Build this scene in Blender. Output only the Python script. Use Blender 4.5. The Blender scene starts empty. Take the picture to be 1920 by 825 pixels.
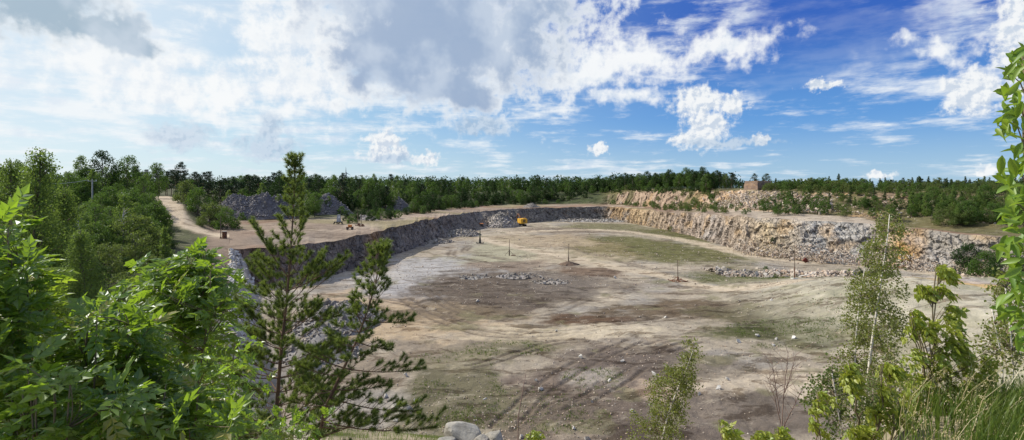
import bpy, bmesh, math, random
import numpy as np
from mathutils import Vector, Matrix

# ------------------------------------------------------------------ camera, sky, sun, exposure
SC = bpy.context.scene
COL = SC.collection
FPX = 1047.0          # focal length in pixels of a 1920 px wide frame
HY = 350.0            # pixel row of the horizon
cam_d = bpy.data.cameras.new('camera')
cam_d.sensor_width = 36.0
cam_d.lens = 36.0 * FPX / 1920.0
cam_d.shift_y = -(412.5 - HY) / 1920.0
cam_d.clip_start = 0.05
cam_d.clip_end = 20000.0
cam = bpy.data.objects.new('camera', cam_d)
cam.location = (0, 0, 0)
cam.rotation_euler = (math.radians(90), 0, 0)
COL.objects.link(cam)
SC.camera = cam

SUN_AZ, SUN_EL = math.radians(-64), math.radians(41)      # azimuth from straight ahead (+Y), negative = left
SUN_STRENGTH, SKY_STRENGTH, EXPOSURE = 5.0, 0.10, 0.20
sun_dir = Vector((math.sin(SUN_AZ) * math.cos(SUN_EL), math.cos(SUN_AZ) * math.cos(SUN_EL), math.sin(SUN_EL)))
sl = bpy.data.lights.new('sun', 'SUN')
sl.energy = SUN_STRENGTH
sl.angle = math.radians(0.6)
sl.color = (1.0, 0.93, 0.82)
sun = bpy.data.objects.new('sun', sl)
sun.rotation_euler = (-sun_dir).to_track_quat('-Z', 'Y').to_euler()
COL.objects.link(sun)

SC.view_settings.view_transform = 'Standard'
SC.view_settings.look = 'None'
SC.view_settings.gamma = 1.0
SC.view_settings.use_curve_mapping = False
SC.view_settings.exposure = EXPOSURE
SC.render.engine = 'CYCLES'
SC.cycles.max_bounces = 5
SC.cycles.diffuse_bounces = 2
SC.cycles.glossy_bounces = 2
SC.cycles.transmission_bounces = 3
SC.cycles.transparent_max_bounces = 4
SC.cycles.caustics_reflective = False
SC.cycles.caustics_refractive = False
SC.cycles.use_denoising = True


class NG:
    """small helper that writes shader node expressions"""
    def __init__(s, tree):
        s.t = tree
        s.n = tree.nodes
        s.l = tree.links

    def put(s, sock, v):
        if v is None:
            return
        if isinstance(v, bpy.types.NodeSocket):
            s.l.new(v, sock)
        else:
            if isinstance(v, (tuple, list)) and len(v) == 3 and sock.type == 'RGBA':
                v = (*v, 1)
            sock.default_value = v

    def m(s, op, a, b=None, c=None, clamp=False):
        k = s.n.new('ShaderNodeMath')
        k.operation = op
        k.use_clamp = clamp
        for i, v in enumerate((a, b, c)):
            s.put(k.inputs[i], v)
        return k.outputs[0]

    def v(s, op, a, b=None, c=None):
        k = s.n.new('ShaderNodeVectorMath')
        k.operation = op
        for i, w in enumerate((a, b, c)):
            s.put(k.inputs[i], w)
        return k.outputs['Value'] if op in ('LENGTH', 'DOT_PRODUCT', 'DISTANCE') else k.outputs[0]

    def noise(s, vec, scale, detail=4, rough=0.55, dist=0.0, color=False, flat=False):
        k = s.n.new('ShaderNodeTexNoise')
        if flat:
            k.noise_dimensions = '2D'
        s.put(k.inputs['Vector'], vec)
        k.inputs['Scale'].default_value = scale
        k.inputs['Detail'].default_value = detail
        k.inputs['Roughness'].default_value = rough
        k.inputs['Distortion'].default_value = dist
        return k.outputs['Color'] if color else k.outputs['Fac']

    def ramp(s, fac, a, b, lo=0.0, hi=1.0):
        k = s.n.new('ShaderNodeMapRange')
        k.interpolation_type = 'SMOOTHSTEP'
        s.put(k.inputs[0], fac)
        k.inputs[1].default_value = a
        k.inputs[2].default_value = b
        k.inputs[3].default_value = lo
        k.inputs[4].default_value = hi
        return k.outputs[0]

    def mix(s, fac, a, b, mode='MIX'):
        k = s.n.new('ShaderNodeMix')
        k.data_type = 'RGBA'
        k.blend_type = mode
        s.put(k.inputs[0], fac)
        s.put(k.inputs[6], a)
        s.put(k.inputs[7], b)
        return k.outputs[2]

    def xyz(s, vec):
        k = s.n.new('ShaderNodeSeparateXYZ')
        s.put(k.inputs[0], vec)
        return k.outputs

    def vec(s, x, y, z=0.0):
        k = s.n.new('ShaderNodeCombineXYZ')
        for i, w in enumerate((x, y, z)):
            s.put(k.inputs[i], w)
        return k.outputs[0]


def build_world():
    w = bpy.data.worlds.new('World')
    SC.world = w
    w.use_nodes = True
    g = NG(w.node_tree)
    w.cycles.sampling_method = 'MANUAL'
    w.cycles.sample_map_resolution = 256
    bg = g.n['Background']
    bg.inputs['Strength'].default_value = SKY_STRENGTH
    sky = g.n.new('ShaderNodeTexSky')
    sky.sky_type = 'NISHITA'
    sky.sun_disc = False
    sky.sun_elevation = SUN_EL
    sky.sun_rotation = SUN_AZ
    sky.altitude = 200
    sky.air_density = 1.0
    sky.dust_density = 0.6
    sky.ozone_density = 2.0
    hs = g.n.new('ShaderNodeHueSaturation')
    hs.inputs['Saturation'].default_value = 1.22
    hs.inputs['Value'].default_value = 0.86
    g.l.new(sky.outputs[0], hs.inputs['Color'])
    D = g.n.new('ShaderNodeTexCoord').outputs['Generated']
    x, y, z = g.xyz(D)
    zc = g.m('MAXIMUM', z, 0.0)
    az = g.m('MULTIPLY', g.m('ARCTAN2', x, y), 57.2958)
    el = g.m('MULTIPLY', g.m('ARCSINE', zc), 57.2958)
    # saturated clear air: deep blue high up and away from the sun, milky towards it and towards the horizon
    away = g.ramp(az, -34.0, 24.0)
    top = g.mix(away, (3.6, 5.6, 7.4), (0.24, 1.0, 4.7))
    mid = g.mix(away, (4.2, 6.2, 7.7), (0.95, 2.9, 6.6))
    low = g.mix(away, (5.6, 7.2, 8.1), (3.3, 5.3, 7.2))
    air = g.mix(g.ramp(el, 0.0, 7.0), low, mid)
    air = g.mix(g.ramp(el, 5.0, 16.0), air, top)
    base = g.mix(0.82, hs.outputs[0], air)
    p = g.vec(az, el)
    warp = g.v('MULTIPLY', g.v('SUBTRACT', g.noise(p, 0.15, 4, 0.64, color=True, flat=True), (0.5, 0.5, 0.5)), (9.0, 6.0, 0))
    pw = g.v('ADD', p, warp)
    warp2 = g.v('MULTIPLY', g.v('SUBTRACT', g.noise(p, 0.75, 3, 0.6, color=True, flat=True), (0.5, 0.5, 0.5)), (2.0, 1.7, 0))
    ps = g.v('ADD', p, warp2)

    def blob(px, py, rx, ry, space):
        a = math.atan((px - 960) / FPX)
        e = math.degrees(math.atan((HY - py) / FPX * math.cos(a)))
        k = math.degrees(1 / FPX)
        kx, ky = k * math.cos(a) ** 2, k * math.cos(a)
        a = math.degrees(a)
        sx, sy = 1 / (rx * kx), 1 / (ry * ky)
        ln = g.v('LENGTH', g.v('MULTIPLY_ADD', space, (sx, sy, 0), (-a * sx, -e * sy, 0)))
        return g.m('SUBTRACT', 1.0, ln)

    def union(lst):
        r = lst[0]
        for q in lst[1:]:
            r = g.m('SMOOTH_MAX', r, q, 0.15)
        return r

    grey = union([blob(830, 40, 330, 190, pw), blob(740, 110, 180, 110, pw), blob(850, 170, 130, 60, pw),
                  blob(60, -10, 260, 110, pw), blob(215, 50, 110, 46, pw)])
    greylow = union([blob(340, 256, 90, 34, ps), blob(500, 277, 84, 28, ps), blob(505, 245, 36, 40, ps),
                     blob(905, 236, 75, 20, ps), blob(1360, 268, 110, 13, ps), blob(735, 298, 60, 13, ps)])
    white = union([blob(570, 70, 160, 110, pw), blob(580, 160, 170, 60, pw), blob(960, 70, 200, 130, pw),
                   blob(1180, 108, 220, 46, pw), blob(1370, 78, 120, 40, pw), blob(1080, 140, 200, 40, pw),
                   blob(1760, 85, 110, 30, pw), blob(330, 175, 230, 50, pw), blob(200, 110, 160, 60, pw), blob(1190, 190, 130, 26, pw)])
    cum = union([blob(1310, 195, 58, 40, ps), blob(1325, 240, 50, 44, ps), blob(1375, 195, 30, 26, ps), blob(1300, 262, 56, 18, ps),
                 blob(1825, 172, 76, 50, ps), blob(1935, 60, 90, 170, ps), blob(722, 262, 40, 26, ps), blob(725, 288, 54, 20, ps),
                 blob(800, 298, 30, 16, ps), blob(1122, 282, 22, 12, ps), blob(1545, 158, 44, 12, ps),
                 blob(1650, 329, 34, 12, ps), blob(1850, 318, 34, 13, ps), blob(1430, 262, 20, 10, ps)])
    # altocumulus sheets seen from below, squeezed towards the horizon
    den = g.m('ADD', zc, 0.075)
    pl = g.vec(g.m('DIVIDE', x, den), g.m('DIVIDE', y, den))
    n1 = g.noise(pl, 1.25, 6, 0.62, 0.0, flat=True)
    n2 = g.noise(g.v('ADD', pl, (7.3, 2.1, 0)), 0.28, 2, 0.5, flat=True)
    n3 = g.noise(g.vec(g.m('MULTIPLY', az, 0.45), g.m('MULTIPLY', el, 1.9)), 0.42, 6, 0.62, 0.0, flat=True)
    cover = g.m('ADD', g.m('ADD', g.m('MULTIPLY', n2, 0.45), g.ramp(az, -42, 28, 0.13, 0.0)), g.ramp(el, 18.0, 45.0, 0.0, 0.18))  # last term: unseen denser cloud overhead, added to make the fill light less blue
    dens = g.m('ADD', g.m('ADD', n1, g.m('MULTIPLY', n3, 0.75)), cover)
    layer = g.ramp(dens, 1.08, 1.46, 0.0, 0.9)
    layer = g.m('MULTIPLY', layer, g.ramp(el, 0.2, 2.5, 0.6, 0.95))
    clear = union([blob(1560, 50, 240, 150, pw), blob(1110, 45, 120, 50, pw), blob(430, 95, 90, 70, pw), blob(1500, 130, 200, 50, pw)])
    layer = g.m('MULTIPLY', layer, g.ramp(clear, 0.0, 0.6, 1.0, 0.12))
    # relief of the clouds: the side towards the sun is brighter
    N = g.noise(p, 0.42, 6, 0.60, flat=True)
    N2 = g.noise(g.v('ADD', p, (-0.55, 0.5, 0)), 0.42, 6, 0.60, flat=True)
    rel = g.m('SUBTRACT', N, N2)
    fine = g.m('MULTIPLY', g.m('SUBTRACT', N, 0.5), 1.9)
    lit = g.ramp(g.m('ADD', rel, g.m('MULTIPLY', g.m('SUBTRACT', g.noise(p, 0.13, 3, 0.5, flat=True), 0.5), 0.5)), -0.24, 0.10)
    col = g.mix(layer, base, g.mix(g.m('MULTIPLY', g.m('MULTIPLY', g.m('SUBTRACT', 1.0, lit), 1.0), 0.75), (7.74, 8.08, 8.34), (5.50, 6.36, 7.57)))
    wd = g.m('ADD', white, fine)
    wa = g.ramp(wd, -0.12, 0.72, 0.0, 0.96)
    wcol = g.mix(lit, (6.5, 7.1, 7.8), (8.2, 8.35, 8.45))
    col = g.mix(wa, col, wcol)
    gd = g.m('ADD', grey, g.m('MULTIPLY', fine, 0.8))
    ga = g.ramp(gd, -0.05, 0.5, 0.0, 0.97)
    gs = g.ramp(g.m('ADD', grey, g.m('MULTIPLY', fine, 0.45)), 0.02, 0.62)
    gdark = g.mix(g.ramp(az, -40, -18), (2.2, 3.4, 4.5), (3.0, 3.9, 5.4))
    gdark = g.mix(g.m('MULTIPLY', g.ramp(g.noise(p, 0.16, 4, 0.55, flat=True), 0.40, 0.66), 0.55), gdark, (5.8, 6.5, 7.4))
    col = g.mix(ga, col, g.mix(gs, (8.00, 8.26, 8.43), gdark))
    M1 = g.noise(p, 1.0, 5, 0.60, flat=True)
    M2 = g.noise(g.v('ADD', p, (-0.25, 0.25, 0)), 1.0, 5, 0.60, flat=True)
    fs = g.m('MULTIPLY', g.m('SUBTRACT', M1, 0.5), 1.5)
    clit = g.ramp(g.m('ADD', g.m('SUBTRACT', M1, M2), g.m('MULTIPLY', g.m('SUBTRACT', g.noise(p, 0.38, 2, 0.5, flat=True), 0.5), 0.35)), -0.17, 0.09)
    ca = g.ramp(g.m('ADD', cum, g.m('MULTIPLY', fs, 0.8)), -0.08, 0.48, 0.0, 0.97)
    col = g.mix(ca, col, g.mix(clit, (5.33, 6.02, 6.97), (8.00, 8.17, 8.26)))
    la = g.ramp(g.m('ADD', greylow, g.m('MULTIPLY', fs, 0.8)), -0.05, 0.7, 0.0, 0.88)
    col = g.mix(la, col, g.mix(clit, (3.61, 4.73, 6.11), (4.99, 5.93, 7.05)))
    # bright thin veil towards the sun
    sd = g.v('DOT_PRODUCT', D, tuple(sun_dir))
    veil = g.m('MULTIPLY', g.ramp(sd, 0.55, 0.90), g.ramp(el, 0.0, 4.0, 0.30, 0.58))
    veil = g.m('MULTIPLY', veil, g.m('SUBTRACT', 1.0, g.m('MULTIPLY', gs, 0.6)))
    col = g.mix(veil, col, (8.26, 8.43, 8.51))
    g.l.new(col, bg.inputs['Color'])


build_world()

# ------------------------------------------------------------------ numpy helpers
RNG = np.random.default_rng(7)
random.seed(7)


def at(px, Y, z=0.0):
    return np.array([(px - 960) / FPX * Y, Y, z])


def P(px, py, z):
    """point of height z seen in the direction of that pixel"""
    return at(px, -z * FPX / (py - HY), z)


def sstep(a, b, x):
    t = np.clip((np.asarray(x, float) - a) / (b - a), 0, 1)
    return t * t * (3 - 2 * t)


def _h(ix, iy, iz, s):
    n = (ix.astype(np.int64) * 374761393 + iy.astype(np.int64) * 668265263 + iz.astype(np.int64) * 2147483647 + s * 974634777) & 0xFFFFFFFF
    n = ((n ^ (n >> 13)) * 1274126177) & 0xFFFFFFFF
    n = ((n ^ (n >> 16)) * 2246822519) & 0xFFFFFFFF
    return ((n ^ (n >> 15)) & 0xFFFFFF) / float(0xFFFFFF)


def vnoise(p, s=0):
    p = np.asarray(p, float)
    i = np.floor(p)
    f = p - i
    f = f * f * f * (f * (f * 6 - 15) + 10)
    i = i.astype(np.int64)
    r = 0
    for dx in (0, 1):
        wx = f[:, 0] if dx else 1 - f[:, 0]
        for dy in (0, 1):
            wy = f[:, 1] if dy else 1 - f[:, 1]
            for dz in (0, 1):
                wz = f[:, 2] if dz else 1 - f[:, 2]
                r = r + wx * wy * wz * _h(i[:, 0] + dx, i[:, 1] + dy, i[:, 2] + dz, s)
    return r * 2 - 1


def fbm(p, sc, o=4, s=0, gain=0.5):
    p = np.asarray(p, float) * sc
    a, r, t = 1.0, 0, 0
    for k in range(o):
        r = r + a * vnoise(p * (2.03 ** k) + 17.3 * k, s + k)
        t += a
        a *= gain
    return r / t


def fbm2(x, y, sc, o=4, s=0, gain=0.5):
    sh = np.shape(x)
    p = np.stack([np.ravel(x), np.ravel(y), np.zeros(np.size(x))], 1)
    return fbm(p, sc, o, s, gain).reshape(sh)


def worley(p, s=0):
    """F1, F2 and a random value of the nearest cell"""
    p = np.asarray(p, float)
    i = np.floor(p).astype(np.int64)
    f1 = np.full(len(p), 9.0)
    f2 = np.full(len(p), 9.0)
    cid = np.zeros(len(p))
    for dx in (-1, 0, 1):
        for dy in (-1, 0, 1):
            for dz in (-1, 0, 1):
                a, b, c = i[:, 0] + dx, i[:, 1] + dy, i[:, 2] + dz
                q = np.stack([a + _h(a, b, c, s), b + _h(a, b, c, s + 1), c + _h(a, b, c, s + 2)], 1)
                d = np.linalg.norm(q - p, axis=1)
                h = _h(a, b, c, s + 3)
                near = d < f1
                f2 = np.where(near, f1, np.minimum(f2, d))
                cid = np.where(near, h, cid)
                f1 = np.where(near, d, f1)
    return f1, f2, cid


def mesh(name, V, F, mats=(), col=None, rnd=None, smooth=False, midx=None):
    """V (n,3); F list of int arrays (k,3) / (k,4)"""
    me = bpy.data.meshes.new(name)
    V = np.asarray(V, np.float32)
    F = [np.asarray(a, np.int32) for a in F if len(a)]
    nl = [a.shape[1] for a in F]
    me.vertices.add(len(V))
    me.vertices.foreach_set('co', V.ravel())
    loops = np.concatenate([a.ravel() for a in F])
    tot = np.concatenate([np.full(len(a), k, np.int32) for a, k in zip(F, nl)])
    start = np.concatenate([[0], np.cumsum(tot)[:-1]]).astype(np.int32)
    me.loops.add(len(loops))
    me.loops.foreach_set('vertex_index', loops)
    me.polygons.add(len(tot))
    me.polygons.foreach_set('loop_start', start)
    me.polygons.foreach_set('loop_total', tot)
    if midx is not None:
        me.polygons.foreach_set('material_index', np.asarray(midx, np.int32))
    me.polygons.foreach_set('use_smooth', np.full(len(tot), bool(smooth)))
    for k in (mats if isinstance(mats, (list, tuple)) else [mats]):
        me.materials.append(k)
    if col is not None:
        a = me.color_attributes.new('Col', 'FLOAT_COLOR', 'POINT')
        c = np.ones((len(V), 4), np.float32)
        c[:, :3] = col
        a.data.foreach_set('color', c.ravel())
    if rnd is not None:
        a = me.attributes.new('rnd', 'FLOAT', 'POINT')
        a.data.foreach_set('value', np.asarray(rnd, np.float32))
    me.update(calc_edges=True)
    me.validate()
    return me


def link(name, me, parent=None, loc=(0, 0, 0), rot=(0, 0, 0), scale=1.0):
    o = bpy.data.objects.new(name, me)
    COL.objects.link(o)
    o.location = loc
    o.rotation_euler = rot
    o.scale = (scale,) * 3 if isinstance(scale, (int, float)) else scale
    if parent:
        o.parent = parent
    return o


def tag(o, label=None, cat=None, group=None, kind=None):
    if label: o['label'] = label
    if cat: o['category'] = cat
    if group: o['group'] = group
    if kind: o['kind'] = kind
    return o


def thing(name, loc, label, cat, group=None, rz=0.0, scale=1.0):
    o = link(name, None, None, tuple(loc), (0, 0, rz), scale)
    o.empty_display_size = 0.2
    return tag(o, label, cat, group)


def copy_tree(o, parent=None):
    c = o.copy()
    COL.objects.link(c)
    c.parent = parent
    for ch in o.children:
        copy_tree(ch, c)
    return c


class MB:
    """collects pieces of one mesh"""
    def __init__(s):
        s.V, s.F3, s.F4, s.R, s.n = [], [], [], [], 0

    def add(s, V, F, r=None):
        V = np.asarray(V, float)
        F = np.asarray(F, int)
        (s.F3 if F.shape[1] == 3 else s.F4).append(F + s.n)
        s.V.append(V)
        s.R.append(np.full(len(V), random.random() if r is None else 0.0) + (0 if r is None else r))
        s.n += len(V)

    def box(s, c, d, rot=None, taper=1.0):
        q = np.array([[x, y, z] for z in (-.5, .5) for y in (-.5, .5) for x in (-.5, .5)], float)
        q[4:, :2] *= taper
        q = q * np.array(d, float)
        if rot is not None:
            q = q @ np.array(Matrix.Rotation(rot[0], 3, rot[1])).T
        s.add(q + np.array(c, float), [[0, 2, 3, 1], [4, 5, 7, 6], [0, 1, 5, 4], [2, 6, 7, 3], [0, 4, 6, 2], [1, 3, 7, 5]])

    def tube(s, pts, rad, sides=6, cap=True):
        pts = np.asarray(pts, float)
        n = len(pts)
        rad = np.full(n, rad) if np.isscalar(rad) else np.asarray(rad, float)
        t = np.gradient(pts, axis=0)
        t /= np.linalg.norm(t, axis=1, keepdims=True) + 1e-9
        ref = np.array([0, 0, 1.0]) if abs(t[0, 2]) < 0.9 else np.array([1.0, 0, 0])
        V = np.zeros((n, sides, 3))
        ang = np.linspace(0, 2 * np.pi, sides, endpoint=False)
        for i in range(n):
            u = np.cross(t[i], ref)
            u /= np.linalg.norm(u) + 1e-9
            w = np.cross(t[i], u)
            ref = np.cross(u, t[i])
            V[i] = pts[i] + rad[i] * (np.cos(ang)[:, None] * u + np.sin(ang)[:, None] * w)
        V = V.reshape(-1, 3)
        F = []
        for i in range(n - 1):
            for j in range(sides):
                k = (j + 1) % sides
                F.append([i * sides + j, i * sides + k, (i + 1) * sides + k, (i + 1) * sides + j])
        if cap:
            V = np.vstack([V, pts[0], pts[-1]])
        s.add(V, F)
        if cap:
            b = s.n - 2
            o = s.n - len(V)
            s.F3.append(np.array([[b, o + (j + 1) % sides, o + j] for j in range(sides)] +
                                 [[b + 1, o + (n - 1) * sides + j, o + (n - 1) * sides + (j + 1) % sides] for j in range(sides)]))

    def mesh(s, name, mats, smooth=False):
        F = []
        if s.F3: F.append(np.vstack(s.F3))
        if s.F4: F.append(np.vstack(s.F4))
        return mesh(name, np.vstack(s.V), F, mats, rnd=np.concatenate(s.R), smooth=smooth)

    def build(s, name, mats, parent=None, smooth=False, **k):
        return link(name, s.mesh(name, mats, smooth), parent, **k)


# ------------------------------------------------------------------ materials
MATS = {}


def new_mat(name):
    m = bpy.data.materials.new(name)
    m.use_nodes = True
    g = NG(m.node_tree)
    return m, g, g.n['Principled BSDF']


def plain(name, col, rough=0.7, metal=0.0, var=0.25, scale=3.0, dirt=None, bump=0.15):
    """painted or bare surface with uneven colour and a little relief"""
    if name in MATS:
        return MATS[name]
    m, g, b = new_mat(name)
    tc = g.n.new('ShaderNodeTexCoord').outputs['Object']
    n = g.noise(tc, scale, 6, 0.65)
    c = g.mix(g.ramp(n, 0.3, 0.7), tuple(q * (1 - var) for q in col), tuple(min(1, q * (1 + var)) for q in col))
    if dirt:
        c = g.mix(g.ramp(g.noise(tc, scale * 0.7, 8, 0.7), 0.48, 0.64), c, dirt)
    g.put(b.inputs['Base Color'], c)
    b.inputs['Roughness'].default_value = rough
    b.inputs['Metallic'].default_value = metal
    bp = g.n.new('ShaderNodeBump')
    bp.inputs['Strength'].default_value = bump
    bp.inputs['Distance'].default_value = 0.05
    g.put(bp.inputs['Height'], g.noise(tc, scale * 6, 5, 0.6))
    g.l.new(bp.outputs[0], b.inputs['Normal'])
    MATS[name] = m
    return m


def ground_mat(name, scale=1.0, amt=0.35, bump=0.5, dist=0.15, crack=0.0, streak=0.0):
    """colour from the sheet's own colour layer, broken up with grain, pebbles and relief"""
    m, g, b = new_mat(name)
    at_ = g.n.new('ShaderNodeAttribute')
    at_.attribute_name = 'Col'
    pos = g.n.new('ShaderNodeNewGeometry').outputs['Position']
    n1 = g.noise(pos, 0.9 * scale, 8, 0.68)
    n2 = g.noise(pos, 5.5 * scale, 5, 0.7)
    v = g.m('ADD', g.m('MULTIPLY', g.m('SUBTRACT', n1, 0.5), 2.2 * amt), g.m('MULTIPLY', g.m('SUBTRACT', n2, 0.5), 1.6 * amt))
    v = g.m('ADD', v, 1.0)
    c = g.v('SCALE', at_.outputs['Color'])
    sc = c.node
    g.put(sc.inputs['Scale'], v)
    hgt = g.m('ADD', n1, g.m('MULTIPLY', n2, 0.35))
    if streak:
        s1 = g.noise(g.v('MULTIPLY', pos, (0.16, 0.34, 0.2)), 1.0, 9, 0.70, 0.6)
        s2 = g.noise(g.v('MULTIPLY', g.v('ADD', pos, (31, 7, 0)), (0.30, 0.55, 0.3)), 1.0, 9, 0.72, 0.4)
        dk = g.m('MULTIPLY', g.ramp(s1, 0.52, 0.60), streak)
        pl = g.m('MULTIPLY', g.ramp(s2, 0.55, 0.63), streak * 0.55)
        c = g.mix(dk, c, g.mix(1.0, c, (0.46, 0.42, 0.38), 'MULTIPLY'))
        c = g.mix(pl, c, g.mix(0.6, c, (0.44, 0.39, 0.31)))
        grit = g.noise(pos, 14.0, 3, 0.8)
        c = g.mix(g.ramp(grit, 0.62, 0.72, 0.0, 0.5), c, (0.50, 0.47, 0.42))
        c = g.mix(g.ramp(grit, 0.36, 0.28, 0.0, 0.45), c, (0.10, 0.085, 0.07))
        hgt = g.m('ADD', hgt, g.m('MULTIPLY', s2, 0.8))
    if crack:
        vo = g.n.new('ShaderNodeTexVoronoi')
        vo.feature = 'DISTANCE_TO_EDGE'
        warp = g.v('ADD', pos, g.v('MULTIPLY', g.noise(pos, 0.5, 4, color=True), (1.6, 1.6, 1.6)))
        g.put(vo.inputs['Vector'], g.v('MULTIPLY', warp, (0.62, 0.62, 0.30)))
        vo.inputs['Scale'].default_value = 1.0 * scale
        bed = g.noise(g.v('MULTIPLY', pos, (0.05, 0.05, 1.3)), 1.0, 5, 0.7, 0.8)
        c = g.mix(g.ramp(bed, 0.50, 0.64, 0.0, 0.45), c, g.mix(1.0, c, (0.58, 0.53, 0.50), 'MULTIPLY'))
        e = g.ramp(vo.outputs['Distance'], 0.0, 0.09, 1 - crack, 1.0)
        c = g.mix(1.0, c, e, 'MULTIPLY')
        hgt = g.m('ADD', hgt, g.m('MULTIPLY', e, 0.8))
    g.put(b.inputs['Base Color'], c)
    b.inputs['Roughness'].default_value = 0.95
    b.inputs['Specular IOR Level'].default_value = 0.15
    bp = g.n.new('ShaderNodeBump')
    bp.inputs['Strength'].default_value = bump
    bp.inputs['Distance'].default_value = dist
    g.put(bp.inputs['Height'], hgt)
    g.l.new(bp.outputs[0], b.inputs['Normal'])
    return m


def stone_mat(name, cols, scale=1.5, bump=0.4):
    """quarry stone; every stone takes its own tone"""
    m, g, b = new_mat(name)
    info = g.n.new('ShaderNodeObjectInfo').outputs['Random']
    a = g.n.new('ShaderNodeAttribute')
    a.attribute_name = 'rnd'
    r = g.m('FRACT', g.m('ADD', info, g.m('MULTIPLY', a.outputs['Fac'], 3.7)))
    cr = g.n.new('ShaderNodeValToRGB')
    el = cr.color_ramp.elements
    while len(el) < len(cols):
        el.new(0.5)
    for i, c in enumerate(cols):
        el[i].position = i / (len(cols) - 1)
        el[i].color = (*c, 1)
    g.put(cr.inputs[0], r)
    tc = g.n.new('ShaderNodeTexCoord').outputs['Object']
    n = g.noise(tc, scale, 7, 0.68)
    c = g.v('SCALE', cr.outputs[0])
    g.put(c.node.inputs['Scale'], g.ramp(n, 0.25, 0.75, 0.68, 1.25))
    g.put(b.inputs['Base Color'], c)
    b.inputs['Roughness'].default_value = 0.92
    b.inputs['Specular IOR Level'].default_value = 0.2
    bp = g.n.new('ShaderNodeBump')
    bp.inputs['Strength'].default_value = bump
    bp.inputs['Distance'].default_value = 0.12
    g.put(bp.inputs['Height'], n)
    g.l.new(bp.outputs[0], b.inputs['Normal'])
    return m


def leaf_mat(name, a, b_, trans, tr=0.42, gloss=0.05, rough=0.4, old=None):
    """thin leaf: reflects one green, lets a yellower one through, waxy sheen"""
    m, g, b = new_mat(name)
    info = g.n.new('ShaderNodeObjectInfo').outputs['Random']
    at_ = g.n.new('ShaderNodeAttribute')
    at_.attribute_name = 'rnd'
    r = g.m('FRACT', g.m('ADD', g.m('MULTIPLY', info, 0.9), at_.outputs['Fac']))
    c = g.mix(r, a, b_)
    if old:
        c = g.mix(g.ramp(g.m('FRACT', g.m('MULTIPLY', r, 7.31)), 0.90, 0.93, 0.0, 0.85), c, old)
    t = g.v('MULTIPLY', g.mix(r, trans, tuple(q * 0.75 for q in trans)), (1, 1, 1))
    d = g.n.new('ShaderNodeBsdfDiffuse')
    g.put(d.inputs['Color'], c)
    tl = g.n.new('ShaderNodeBsdfTranslucent')
    g.put(tl.inputs['Color'], t)
    mx = g.n.new('ShaderNodeMixShader')
    mx.inputs[0].default_value = tr
    g.l.new(d.outputs[0], mx.inputs[1])
    g.l.new(tl.outputs[0], mx.inputs[2])
    out = g.n['Material Output']
    last = mx.outputs[0]
    if gloss:
        gl = g.n.new('ShaderNodeBsdfGlossy')
        gl.inputs['Roughness'].default_value = rough
        gl.inputs['Color'].default_value = (0.9, 0.95, 1.0, 1)
        lw = g.n.new('ShaderNodeLayerWeight')
        lw.inputs[0].default_value = 0.25
        m2 = g.n.new('ShaderNodeMixShader')
        g.put(m2.inputs[0], g.m('MULTIPLY_ADD', lw.outputs['Fresnel'], gloss * 2, gloss))
        g.l.new(last, m2.inputs[1])
        g.l.new(gl.outputs[0], m2.inputs[2])
        last = m2.outputs[0]
    g.n.remove(b)
    g.l.new(last, out.inputs['Surface'])
    return m


def bark_mat(name, a, b_, scale=4.0, birch=False):
    m, g, b = new_mat(name)
    tc = g.n.new('ShaderNodeTexCoord').outputs['Object']
    if birch:
        q = g.v('MULTIPLY', tc, (1.0, 1.0, 3.2))
        n = g.noise(q, 6.0, 5, 0.7)
        c = g.mix(g.ramp(n, 0.54, 0.66), a, b_)
    else:
        q = g.v('MULTIPLY', tc, (3.0, 3.0, 0.7))
        n = g.noise(q, scale, 6, 0.7)
        c = g.mix(g.ramp(n, 0.35, 0.65), a, b_)
    g.put(b.inputs['Base Color'], c)
    b.inputs['Roughness'].default_value = 0.9
    bp = g.n.new('ShaderNodeBump')
    bp.inputs['Strength'].default_value = 0.5
    bp.inputs['Distance'].default_value = 0.03
    g.put(bp.inputs['Height'], n)
    g.l.new(bp.outputs[0], b.inputs['Normal'])
    return m


M_FLOOR = ground_mat('pit_floor_earth', 1.0, 0.36, 0.8, 0.30, streak=0.95)
M_SOIL = ground_mat('bench_soil', 0.8, 0.34, 0.7, 0.3, streak=0.7)
M_CLIFF = ground_mat('blasted_rock_face', 1.1, 0.30, 0.9, 0.4, crack=0.55)
M_HILL = ground_mat('hillside_soil', 1.6, 0.45, 0.6, 0.15)
M_STONE_GREY = stone_mat('grey_quarry_stone', [(0.165, 0.150, 0.135), (0.275, 0.250, 0.220), (0.205, 0.185, 0.165), (0.44, 0.405, 0.36)])
M_STONE_TAN = stone_mat('tan_quarry_stone', [(0.30, 0.24, 0.19), (0.46, 0.40, 0.34), (0.36, 0.26, 0.19), (0.55, 0.50, 0.44)])
M_STONE_DARK = stone_mat('dark_spoil_stone', [(0.11, 0.105, 0.105), (0.19, 0.18, 0.175), (0.14, 0.13, 0.13), (0.55, 0.52, 0.50)])
M_STONE_PALE = stone_mat('pale_limestone', [(0.44, 0.42, 0.39), (0.56, 0.54, 0.50), (0.38, 0.36, 0.34), (0.62, 0.60, 0.56)], 2.5)
M_STONE_RED = stone_mat('rust_red_stone', [(0.11, 0.028, 0.02), (0.15, 0.04, 0.028)])

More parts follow.
